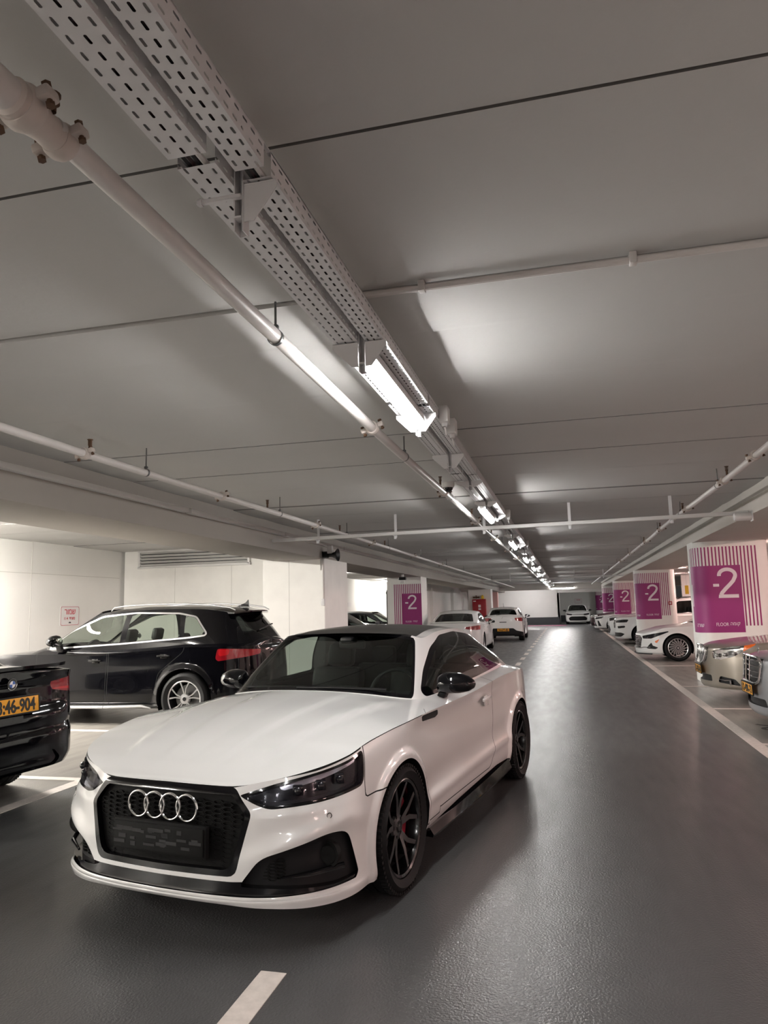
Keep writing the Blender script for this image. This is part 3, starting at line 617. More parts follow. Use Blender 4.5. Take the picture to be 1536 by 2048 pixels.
cross_bar(10.95, 10.35, -4.6, 2.40, 2.66, 'white trunking crossing the lane on slotted struts, nearer of the two', [-3.8, -2.5, -1.12, .11, 1.46], 'trunking across the lane')
cross_bar(33.4, 32.2, -4.6, 2.40, 2.66, 'white trunking crossing the lane far off under the ceiling', [-2.4, .4, 1.6], 'trunking across the lane')
b = MB(); b.tube([(-.86, 3.03, CEIL - .035), (6, 3.03, CEIL - .035)], .016, 10)
for x in (-.55, .35, 1.3): b.box((x, 3.03, CEIL - .03), (.03, .044, .05), bev=.004)
o = b.build('conduit', M_pipe); tag(o, 'grey conduit clipped along a ceiling joint to the right of the cable trays', 'conduit')
root = empty('dome_camera', (-1.08, 7.05, 2.70)); tag(root, 'small black dome camera under the cable trays', 'camera'); b = MB(); b.lathe([(.001, .05), (.06, .05), (.062, .015), (.055, .0)], axis='Z', n=20); b.build('base', M_trunk, root); b = MB(); b.ball((0, 0, .005), (.05, .05, .05), 16); b.build('dome', MT['gloss_black'], root)
b = MB(); b.box((.08, 0, .055), (.16, .03, .01)); b.build('mount', M_galv, root)
# horn loudspeaker and conduit on the white column
root = empty('horn_loudspeaker', (-4.42, 13.45, 2.58)); tag(root, 'black horn loudspeaker under the beam at the white column', 'loudspeaker'); b = MB(); b.lathe([(.001, -.17), (.05, -.165), (.055, -.06), (.035, -.04), (.04, .02), (.075, .09), (.125, .135), (.125, .142), (.07, .10), (.001, .08)], axis='X', n=24); b.build('horn', MT['plastic'], root)
b = MB(); b.box((-.02, 0, .11), (.10, .10, .16), bev=.01); b.build('box', M_trunk, root); b = MB(); b.box((-.13, .0, .06), (.16, .03, .03)); b.box((-.19, 0, .04), (.02, .06, .12)); b.build('bracket', M_black, root)
root = empty('conduit_drop', (-4.63, 13.555, 1.6)); tag(root, 'grey conduit drop with small switch box at the corner of the white column', 'conduit'); b = MB(); b.tube([(0, 0, .12), (0, 0, .95)], .012, 8); b.tube([(-.05, 0, .7), (-.05, 0, .95)], .01, 8); b.build('conduit', M_pipe, root); b = MB(); b.box((0, -.01, .07), (.07, .05, .13), bev=.008); b.build('switch_box', M_galv, root)
# second small speaker farther on, drain pipe behind the square column
root = empty('small_speaker', (-4.75, 21.3, 2.35)); tag(root, 'small dark speaker hanging from the beam before the square magenta column', 'loudspeaker'); b = MB(); b.box((0, 0, .05), (.22, .16, .09), bev=.02); b.build('case', MT['plastic'], root); b = MB(); b.tube([(0, 0, .09), (0, 0, .2)], .05, 10); b.build('mount', M_trunk, root); b = MB(); b.box((0, -.02, -.05), (.12, .1, .1), bev=.01); b.build('lamp_box', M_trunk, root)
b = MB(); b.tube([(-6.0, 24.6, 0), (-6.0, 24.6, 2.1), (-5.95, 24.6, 2.2), (-5.8, 24.6, 2.42), (-5.7, 24.6, 2.5)], .085, 14)
for z in (.9, 2.05): b.lathe([(.085, -.03), (.1, -.03), (.1, .03), (.085, .03)], c=(-6.0, 24.6, z), axis='Z', n=14)
o = b.build('drain_pipe', M_black); tag(o, 'black drain pipe standing beside the square column with the magenta sign', 'pipe')
# ---------------------------------------------------------------- wall furniture
root = empty('ventilation_louver', (-8.13, 14.80, 2.58)); tag(root, 'white ventilation louvre high on the end wall above the black off-roader', 'louvre')
b = MB(); W_, H_ = 2.72, .38
for z in (0, H_): b.box((0, -.03, z), (W_ + .08, .07, .05), bev=.005)
for x in (-W_/2, W_/2): b.box((x, -.03, H_/2), (.05, .07, H_), bev=.005)
b.build('frame', M_trunk, root)
for i in range(5): b = MB(); b.box((0, -.035, .05 + i*.07), (W_ - .04, .075, .008), Matrix.Rotation(-.6, 3, 'X')); b.build('blade', M_trunk, root)
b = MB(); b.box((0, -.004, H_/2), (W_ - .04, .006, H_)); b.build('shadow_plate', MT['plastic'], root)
root = empty('ventilation_grille', (-7.36, 39.6, 2.72)); tag(root, 'small pale ventilation grille high on the wall beyond the square column', 'louvre'); b = MB(); b.box((0.0, 0, 0), (.03, 1.1, .5), bev=.005); b.build('frame', M_trunk, root)
for i in range(6): b = MB(); b.box((.025, 0, -.19 + i*.076), (.03, 1.0, .03)); b.build('blade', M_galv, root)
def sign(c, w_, h_, rot, label, rows, border=None, group=None, name='parking_sign'):
    root = empty(name, c); root.rotation_euler = rot; tag(root, label, 'sign', group)
    b = MB(); P = rounded([(-w_/2, -h_/2), (w_/2, -h_/2), (w_/2, h_/2), (-w_/2, h_/2)], min(w_, h_)*.12, 5); b.prism([tuple(q) for q in P], .006); b.build('board', M_sign, root)
    if border:
        b = MB(); A = P*[(w_ - .03)/w_, (h_ - .03)/h_]; B = P*[(w_ - .045)/w_, (h_ - .045)/h_]; n = len(P); b._add([(x, y, .0072) for x, y in A] + [(x, y, .0072) for x, y in B], [(i, (i+1) % n, n + (i+1) % n, n + i) for i in range(n)]); b.build('border', border, root)
    for txt, y, tw, th, m in rows:
        t = fit_text(txt, tw, th, .012); o = link('lettering', t, m, root); o.location = (0, y, .0075)
    return root
sign((XL + .004, 13.05, 1.525), .60, .41, (math.pi/2, 0, math.pi/2), 'white red-bordered sign with red lettering above the bonnet of the black off-roader', [('רומש', .085, .34, .105, M_redink), ('דרשמ', -.045, .21, .06, M_redink), ('114', -.045, .001, .06, M_redink)][:1], M_redink)
sg = [o for o in bpy.data.objects if o.name == 'parking_sign'][0]
o = link('lettering', fit_text('דרשמ', .17, .055, .012), M_redink, sg); o.location = (.07, -.05, .0075); o = link('lettering', fit_text('114', .12, .055, .012), M_redink, sg); o.location = (-.12, -.05, .0075)
b = MB(); b.prism([(-.04, 0), (.04, 0), (.03, .02), (.015, .03), (-.015, .03), (-.03, .02)], .001); o = b.build('emblem', M_ink, sg); o.location = (0, -.15, .0075)
for y, t in ((30.6, 'nearest of the three plates on the wall behind the dark cars'), (33.1, 'middle of the three plates on the wall behind the dark cars'), (35.8, 'farthest of the three plates on the wall behind the dark cars')):
    sign((XL + .004, y, 1.73), .55, .20, (math.pi/2, 0, math.pi/2), 'small white bay plate, ' + t, [('101', 0, .24, .07, M_ink)][:0], None, 'bay plates on the white wall', 'bay_plate')
sign((1.0, 64.994, 1.75), .62, .42, (math.pi/2, 0, 0), 'white reserved sign on the recess wall above the far white car', [('רומש', .08, .36, .1, M_redink)], M_redink, name='parking_sign')
root = empty('fire_cabinet', (-5.13, 44.2, .65)); tag(root, 'red fire hose cabinet with white symbol beyond the white sedan', 'cabinet'); b = MB(); b.box((0, 0, .64), (.80, .3, 1.28), bev=.01); b.build('case', M_red, root); b = MB(); b.box((0, -.155, .64), (.74, .012, 1.2), bev=.004); d_ = b.build('door', M_red, root)
for z, h_ in ((.86, .16), (.68, .1)):
    b = MB(); b.box((.03, -.163, z), (.15, .004, h_)); b.box((.03, -.165, z), (.09, .004, h_*.5)); b.build('symbol', M_sign, d_)
b = MB(); b.box((-.26, -.163, 1.16), (.16, .004, .06)); b.build('label_strip', M_sign, d_)
root = empty('yellow_canister', (-4.92, 44.2, 1.93)); tag(root, 'yellow canister standing on the red fire cabinet', 'canister'); b = MB(); b.box((0, 0, .1), (.16, .14, .2), bev=.02); b.tube([(0, 0, .2), (0, 0, .25)], .03, 8); b.build('body', M_yel, root)
root = empty('valve_assembly', (-5.3, 44.2, 1.961)); tag(root, 'brown pipe valve above the red fire cabinet', 'valve'); b = MB(); b.tube([(-.2, 0, .08), (.2, 0, .08)], .05, 10); b.lathe([(.07, -.02), (.09, 0), (.07, .02)], c=(0, 0, .08), axis='X', n=14); b.tube([(0, 0, .1), (0, 0, .2)], .03, 8); b.build('body', M_rust, root)
for x, y, w_ , t in ((5.75, 38.0, .17, 'narrower yellow hanging board over the second aisle'), (6.12, 38.0, .24, 'wider bright yellow hanging board over the second aisle')):
    root = empty('hanging_board', (x, y, 1.86)); tag(root, t, 'sign', 'yellow boards'); b = MB(); b.box((0, 0, .2), (w_, .02, .42), bev=.004); b.build('board', M_yel, root); b = MB(); b.tube([(0, 0, .4), (0, 0, CEIL - 1.86)], .008, 6); b.build('rod', M_galv, root)
root = empty('call_point', (3.50, 26.92, 1.46)); tag(root, 'small red call point on the second magenta column', 'switch'); b = MB(); b.box((0, -.02, 0), (.12, .05, .12), bev=.008); b.build('box', M_red, root); b = MB(); b.box((0, -.048, 0), (.06, .006, .05)); b.build('button', M_sign, root)
root = empty('floodlight', (2.30, 10.25, 2.60)); tag(root, 'white cylindrical lamp bracketed to the beam at the end of the crossing trunking', 'lamp'); b = MB(); b.lathe([(.001, -.10), (.05, -.10), (.055, -.09), (.055, .10), (.045, .12), (.001, .12)], axis='X', n=20); b.build('case', M_trunk, root); b = MB(); b.box((.115, 0, 0), (.012, .11, .13), bev=.004); b.build('base_plate', M_galv, root)
# ---------------------------------------------------------------- road markings
def paint(name, x0, x1, y0, y1, label, group, m=M_line, z=.0015): 
    b = MB(); b.box(((x0 + x1)/2, (y0 + y1)/2, z), (x1 - x0, y1 - y0, .003)); o = b.build(name, m, smooth=False); return tag(o, label, 'road marking', group)
nth = ['nearest, just before the white coupe', 'under the white coupe', 'under the tail of the white coupe']
dashes = [(.3, 3.07)] 
paint('lane_dash', -1.352, -1.236, 1.75, 3.075, 'pale painted lane dash on the dark floor, nearest and right in front of the coupe', 'lane dashes')
for k in range(15):
    y = 18.9 + 1.95*k
    paint('lane_dash', -1.36, -1.235, y, y + .95, 'pale painted lane dash beyond the white coupe, number %s counted from it' % ['one', 'two', 'three', 'four', 'five', 'six', 'seven', 'eight', 'nine', 'ten', 'eleven', 'twelve', 'thirteen', 'fourteen', 'fifteen'][k], 'lane dashes')
paint('edge_line', 1.80, 1.935, Y0, 52, 'long pale painted line along the lane edge in front of the champagne and silver cars', 'edge lines'); paint('edge_line', -4.53, -4.40, Y0, 52, 'long pale painted line along the lane edge behind the black cars', 'edge lines')
for y, t in ((3.6, 'left before the black saloon'), (6.12, 'between the black saloon and the black off-roader'), (8.66, 'behind the black saloon, before the black off-roader'), (12.85, 'between the black off-roader and the end wall')): paint('bay_line', -7.7 if y == 6.12 else -9.8, -4.53, y - .055, y + .055, 'pale painted bay line on concrete ' + t, 'bay lines by the white wall')
for y, t in ((8.6, 'before the silver car'), (11.3, 'between the silver car and the champagne car'), (14.15, 'beyond the champagne car, before the nearest column'), (18.6, 'before the white sedan with amber marker'), (22.4, 'beyond the white sedan with amber marker'), (26.2, 'before the white crossovers')): paint('bay_line', 1.935, 6.6, y - .05, y + .05, 'pale painted bay line on concrete ' + t, 'bay lines by the magenta columns')
t = text_mesh('98', .55, .001); o = link('bay_number', t, mat('dark_floor_paint', (.07, .065, .06), .7)); o.location = (2.35, 9.75, .002); o.rotation_euler = (0, 0, -math.pi/2); tag(o, 'dark painted bay number on the floor before the silver car', 'road marking')
b = MB(); b.prism([(-.06, -.9), (.06, -.9), (.06, .2), (.2, .2), (0, .9), (-.2, .2), (-.06, .2)], .003); o = b.build('lane_arrow', mat('faded_paint', (.2, .2, .2), .6), smooth=False); o.location = (.5, 27.5, .001); tag(o, 'faded arrow painted on the lane far beyond the coupe', 'road marking')
b = MB(); b.box((-2.2, 53.8, .002), (4.2, 1.1, .004)); o = b.build('painted_floor_strip', M_pinkfl, smooth=False); tag(o, 'magenta painted strip on the floor before the far wall', 'road marking')
# ---------------------------------------------------------------- wheels and cars
def spoke(mb, pts, d0, th=.018):
    """a spoke blade: list of (radius, angle, half width, x of its face)"""
    L, Rr = [], []
    vs = []
    for r, a, w_, xf in pts:
        c = Vector((0, math.cos(a), math.sin(a))); q = Vector((0, -math.sin(a), math.cos(a)))
        vs += [c*r + q*w_ + Vector((xf, 0, 0)), c*r - q*w_ + Vector((xf, 0, 0)), c*r - q*w_*.7 + Vector((xf - th, 0, 0)), c*r + q*w_*.7 + Vector((xf - th, 0, 0))]
    fs = []
    for i in range(len(pts) - 1):
        for j in range(4): fs.append((i*4 + j, i*4 + (j+1) % 4, (i+1)*4 + (j+1) % 4, (i+1)*4 + j))
    fs += [(0, 1, 2, 3), tuple(len(vs) - 4 + j for j in (3, 2, 1, 0))]
    mb._add(vs, fs)
def wheel_meshes(R, rim, wid, style, rim_mat, face_mat=None, tread=True, n=64):
    """meshes of one wheel, hub at the origin, outer face towards +x; list of (name, mesh, parent index)"""
    out = []; h = wid/2; m = MB()
    prof = [(rim - .004, -h + .012), (rim + .018, -h + .004), ((rim + R)/2, -h - .008), (R - .022, -h + .004), (R - .006, -h + .02)]
    gr = [-.5, -.17, .17, .5]
    for g in gr: 
        x = g*wid*.62; prof += [(R, x - .006), (R - .007, x - .004), (R - .007, x + .004), (R, x + .006)]
    prof += [(R - .006, h - .02), (R - .022, h - .004), ((rim + R)/2, h + .008), (rim + .018, h - .004), (rim - .004, h - .012)]
    m.lathe(prof, n=n)
    if tread:
        for i in range(70):
            a = 2*math.pi*i/70
            for s_ in (-1, 1): m.box((s_*(h - .028), math.cos(a)*(R - .005), math.sin(a)*(R - .005)), (.042, .017, .014), Matrix.Rotation(a + math.pi/2 + .25*s_, 3, 'X'))
    tyre = m.mesh()
    m = MB(); xo = h - .012
    m.lathe([(rim - .024, xo - .006), (rim - .012, xo), (rim + .002, xo - .006)], n=n); m.mi = 1
    m.lathe([(rim, -h + .015), (rim - .03, -h + .03), (rim - .035, h - .05), (rim - .024, xo - .006)], n=n); m.mi = 0
    hub = .075; m.mi = style.get('hub_mi', 0)
    xi = h - style.get('dish', .035)
    m.lathe([(.001, xi), (.028, xi), (.032, xi - .004), (hub - .01, xi - .008), (hub, xi - .02), (hub, xi - .05)], n=24); m.mi = 0
    for k in range(style['n']):
        a0 = 2*math.pi*k/style['n'] + math.pi/2 + style.get('phase', 0)
        for s_ in style['pair']:
            tw = style.get('twist', 0); w0, w1 = style['w']
            spoke(m, [(hub - .02, a0 + s_*style.get('s0', .12), w0, xi - .006), (rim*.55, a0 + s_*style['s1']*.55 + tw*.45, (w0 + w1)/2, xi + .004), (rim - .02, a0 + s_*style['s1'] + tw, w1, xo - .012)], 0, style.get('th', .028))
        # bolts
        m.lathe([(.0085, xi - .014), (.0085, xi - .004), (.001, xi - .003)], c=(0, math.cos(a0 + .3)*.054, math.sin(a0 + .3)*.054), n=8)
    rimm = m.mesh(); m = MB()
    m.lathe([(.06, -.03), (rim*.72, -.03), (rim*.72, -.008), (.06, -.008)], n=40, closed=True); disc = m.mesh()
    m = MB(); m.lathe([(.002, xi + .004), (.024, xi + .004), (.028, xi - .002)], n=20); cap = m.mesh()
    return dict(tyre=tyre, rim=rimm, disc=disc, cap=cap, face=face_mat, rim_mat=[rim_mat, face_mat or rim_mat], R=R, wid=wid, rimr=rim, style=style)
def place_wheel(WM, car, x, y, z, left, caliper=None, cap_mat=None):
    w = link('wheel', WM['rim'], WM['rim_mat'], car, (x, y, z))
    if not left: w.rotation_euler = (0, 0, math.pi)
    link('tyre', WM['tyre'], MT['rubber'], w); link('brake_disc', WM['disc'], MT['disc'], w); link('hub_cap', WM['cap'], cap_mat or MT['gloss_black'], w)
    if caliper:
        c = MB(); r = WM['rimr']*.62
        for i in range(7):
            a = -.5 + i*.16; c.box((.004, math.cos(a)*r, math.sin(a)*r), (.07, .085, .05), Matrix.Rotation(a, 3, 'X'))
        c.build('brake_caliper', caliper, w)
    return w

def greenhouse_cut(p, S):
    """windscreen, side windows and rear window out of the greenhouse patch"""
    V = lambda k: p.V[:, k]
    M = len(S['green']) - 1
    g = S['win']
    # windscreen: t 0..a, v band
    wa = g['ws']; poly = rounded([(-2, wa[1]), (wa[0], wa[1]), (wa[0] + wa[4], wa[2]), (-2, wa[2])], wa[3]); p.cut({'green', 'roof'}, sdf(poly, V(3), np.where(V(4) >= 30, 1 + (V(4) - 30), V(4) - 20)), 'ws_band')
    poly2 = rounded([(-2, wa[1] + .05), (wa[0] - .13, wa[1] + .05), (wa[0] + wa[4] - .13, wa[2] - .05), (-2, wa[2] - .05)], wa[3]); p.cut('ws_band', sdf(poly2, V(3), V(4) - 20 + np.where(V(4) >= 30, -9, 0)), 'ws')
    if g.get('rear'):
        ra = g['rear']; poly = rounded([(M + 2, ra[1]), (ra[0], ra[1]), (ra[0] + ra[4], ra[2]), (M + 2, ra[2])], ra[3]); p.cut('green', sdf(poly, V(3), V(4) - 20), 'rw_band')
        poly2 = rounded([(M + 2, ra[1] + .06), (ra[0] + .14, ra[1] + .06), (ra[0] + ra[4] + .14, ra[2] - .06), (M + 2, ra[2] - .06)], ra[3]); p.cut('rw_band', sdf(poly2, V(3), V(4) - 20), 'rw')
    lim = (V(3) > g.get('tmin', 2.3)) & (V(3) < g.get('tmax', M - 1.6))
    def side(poly, r, lab, new, grow=0.):
        V = lambda k: p.V[:, k]
        d = sdf(rounded(poly, r, 6), V(1), V(2)) - grow
        lm = np.maximum(g.get('tmin', 2.3) - V(3), V(3) - g.get('tmax', M - 1.6))
        p.cut(lab, np.maximum(d, lm), new)
    side(g['dlo'], g.get('dlo_r', .04), {'green', 'roof'}, 'trim', g.get('trim', .014))
    side(g['dlo'], g.get('dlo_r', .04), 'trim', 'seal', 0)
    for k, q in enumerate(g['panes']): side(q, g.get('pane_r', .03), 'seal', 'pane%d' % k)
def car_common(S, p):
    """arch openings, footprint of the cabin, doors, bonnet"""
    V = lambda k: p.V[:, k]
    for hy, R in ((0, S['arch']), (S['WB'], S.get('arch_r', S['arch']))):
        d = np.hypot(V(1) - hy, V(2) - S['hub']) - R
        p.cut('low', np.where(V(0) > .4*S['HW'], d, 1), 'arch_void')
    p.sink('arch_void', .06, 'arch_lip', axis=(-1, 0, 0))
    base = np.array([g[0] for g in S['green']]); poly = np.vstack([base, (base*[-1, 1])[::-1]])
    p.cut('deck', sdf(poly, V(0), V(1)) + .045, 'deck_void')
    greenhouse_cut(p, S)
def gap_poly(p, labels, poly, inner, r=.03, w=.0035, coords=(1, 2), extra=None, gap='gap'):
    """closed shut line: faces inside POLY become INNER, the line itself GAP"""
    P = rounded(poly, r, 6)
    d = sdf(P, p.V[:, coords[0]], p.V[:, coords[1]])
    if extra is not None: d = np.maximum(d, extra())
    p.cut(labels, d - w, gap)
    d = sdf(P, p.V[:, coords[0]], p.V[:, coords[1]])
    if extra is not None: d = np.maximum(d, extra())
    p.cut(gap, d + w, inner)
def car_objects(p, car, plan):
    """plan: list of (object name, labels, materials by label or one material, mode) ; mode both | side (one object per side)"""
    for name, labs, m, mode in plan:
        labs = [labs] if isinstance(labs, str) else labs
        ms = m if isinstance(m, (list, tuple)) else [m]*1
        idx = [i for i, l in enumerate(p.L) if l in labs]
        if not idx: continue
        mi = [labs.index(p.L[i]) if len(ms) > 1 else 0 for i in idx]; fs = [p.F[i] for i in idx]
        if mode == 'both': link(name, mesh_from(p.V, fs, mi), list(ms), car)
        else:
            link(name, mesh_from(p.V, fs, mi, both=False), list(ms), car); link(name, mesh_from(p.V, fs, mi, half=-1), list(ms), car)
def interior(car, S, rhd=False, rear=True):
    """seats with headrests, dashboard, steering wheel, floor pan"""
    I = S['cabin']; zs = I['seat_z']; lx = .36
    b = MB()
    for x, y in [(lx, I['y_front']), (-lx, I['y_front'])]:
        s = MB(); s.box((x, y - .02, zs), (.48, .5, .14), bev=.04); s.box((x, y + .28, zs + .30), (.46, .13, .58), Matrix.Rotation(-.25, 3, 'X'), bev=.045)
        o = s.build('seat', MT['seat'], car); hd = MB(); hd.box((x, y + .40, zs + .68), (.24, .10, .19), Matrix.Rotation(-.2, 3, 'X'), bev=.04); hd.build('headrest', MT['seat'], o)
    if rear:
        s = MB(); y = I['y_rear']; s.box((0, y, zs), (1.25, .5, .14), bev=.04); s.box((0, y + .28, zs + .28), (1.22, .13, .55), Matrix.Rotation(-.3, 3, 'X'), bev=.045); o = s.build('rear_seat', MT['seat'], car)
        for x in (-.36, .36): hd = MB(); hd.box((x, y + .40, zs + .62), (.24, .10, .17), bev=.04); hd.build('headrest', MT['seat'], o)
    d = MB(); yd = I['dash_y']; d.box((0, yd, I['dash_z'] - .12), (1.36, .45, .22), bev=.06); d.box((0, yd + .27, I['dash_z'] - .02), (.26, .02, .10)); dd = d.build('dashboard', MT['dash'], car)
    st = MB(); c = Vector((lx*(1 if not rhd else -1), yd + .38, I['dash_z'] - .03)); Mx = Matrix.Rotation(-.45, 3, 'X')
    st.tube([c + Mx @ Vector((math.cos(a)*.185, 0, math.sin(a)*.185)) for a in np.linspace(0, 2*math.pi, 33)], .014, 8, cap=False)
    st.box(c, (.34, .03, .04), Mx, bev=.01); st.tube([c, c + Vector((0, -.25, -.12))], .03, 8); st.build('steering_wheel', MT['dash'], car)
    f = MB(); f.box((0, S['WB']*.5 + .1, .26), (1.5*S['HW']/.92, S['WB'] - .75, .03)); f.build('cabin_floor', MT['matte'], car)
def underbody(car, p, S):
    low = [r for r in S['rows']][0]
    WB = S['WB']; b = MB(); z = S.get('under_z', .19); hw = S['HW']
    b.box((0, WB/2, z + .02), (2*hw*.80, WB - 2*S['arch'] - .02, .03)); b.box((0, WB/2, z + .045), (hw*1.05, WB + S['FO'] + S['RO'] - .55, .03))
    b.build('underbody', MT['matte'], car)
    for y, R in ((0, S['arch']), (WB, S.get('arch_r', S['arch']))):
        for s_ in (1, -1):
            a = MB(); n = 20; x0, x1 = hw*.52*s_, (hw - .03)*s_; vs = []; fs = []
            for i in range(n + 1):
                t = math.pi*(-.12 + 1.24*i/n); vs += [(x0, y + math.cos(t)*(R + .012), S['hub'] + math.sin(t)*(R + .012)), (x1, y + math.cos(t)*(R + .012), S['hub'] + math.sin(t)*(R + .012))]
            fs = [(2*i, 2*i+1, 2*i+3, 2*i+2) for i in range(n)] + [tuple(2*i for i in range(n + 1))]
            a._add(vs, fs); a.build('wheel_arch_liner', MT['matte'], car)
def mirror(car, x, y, z, s_, body_m, size=1., glass_m=None):
    o = MB(); Mx = Matrix.Diagonal((1, 1, 1))
    vs = []; n = 16; prof = [(-.105, .62, 0), (-.092, .9, -.012), (-.04, 1., -.012), (.03, .94, 0), (.085, .70, .012), (.115, .36, .022), (.122, .10, .026)]
    for xo, k, yo in prof:
        for j in range(n):
            a = 2*math.pi*j/n; ca, sa = math.cos(a), math.sin(a)
            yy = (.085*ca if ca < 0 else .045*ca); zz = (.075 if sa > 0 else .058)*sa - .012*(1 - k)
            vs.append((s_*(x + xo*size), y + yo*size + yy*k*size, z + zz*k*size))
    fs = [(i*n + j, i*n + (j+1) % n, (i+1)*n + (j+1) % n, (i+1)*n + j) for i in range(len(prof) - 1) for j in range(n)] + [tuple(range(n)), tuple((len(prof) - 1)*n + j for j in range(n))]
    o._add(vs, fs); ob = o.build('side_mirror', body_m, car, sharp=60)
    g = MB(); g.box((s_*(x - .01), y + .036*size, z), (.14*size, .006, .085*size), bev=.002); g.build('mirror_glass', MT['chrome'], ob)
    a = MB(); a.box((s_*(x - .09*size), y + .005, z - .075*size), (.05*size, .07*size, .09*size), Matrix.Rotation(s_*.45, 3, 'Y'), bev=.012); a.box((s_*(x - .13*size), y + .01, z - .105*size), (.10*size, .085*size, .035*size), bev=.01); a.build('mirror_arm', MT['plastic'], ob)
    return ob
def number_plate(car, c, rot, txt, w_=.52, h_=.115, parent_name='number_plate', stretch=1.):
    """yellow plate; rot turns the plate's xy plane (text towards +z) into place"""
    b = MB(); b.box((0, 0, 0), (w_, h_, .008), bev=.003); pl = b.build(parent_name, MT['plate'], car); pl.location = c; pl.rotation_euler = rot
    t = text_mesh(txt, h_*1.12, .0012, .004); xs = [v.co.x for v in t.vertices]; k = w_*.86/max(1e-3, max(xs) - min(xs))
    for v in t.vertices: v.co.x *= k; v.co.z += .006
    link('plate_lettering', t, MT['plate_ink'], pl)
    fr = MB()
    for s_ in (-1, 1): fr.box((s_*(w_/2 + .006), 0, 0), (.014, h_ + .026, .014), bev=.003); fr.box((0, s_*(h_/2 + .006), 0), (w_ + .02, .014, .014), bev=.003)
    fr.build('plate_frame', MT['plastic'], pl); return pl
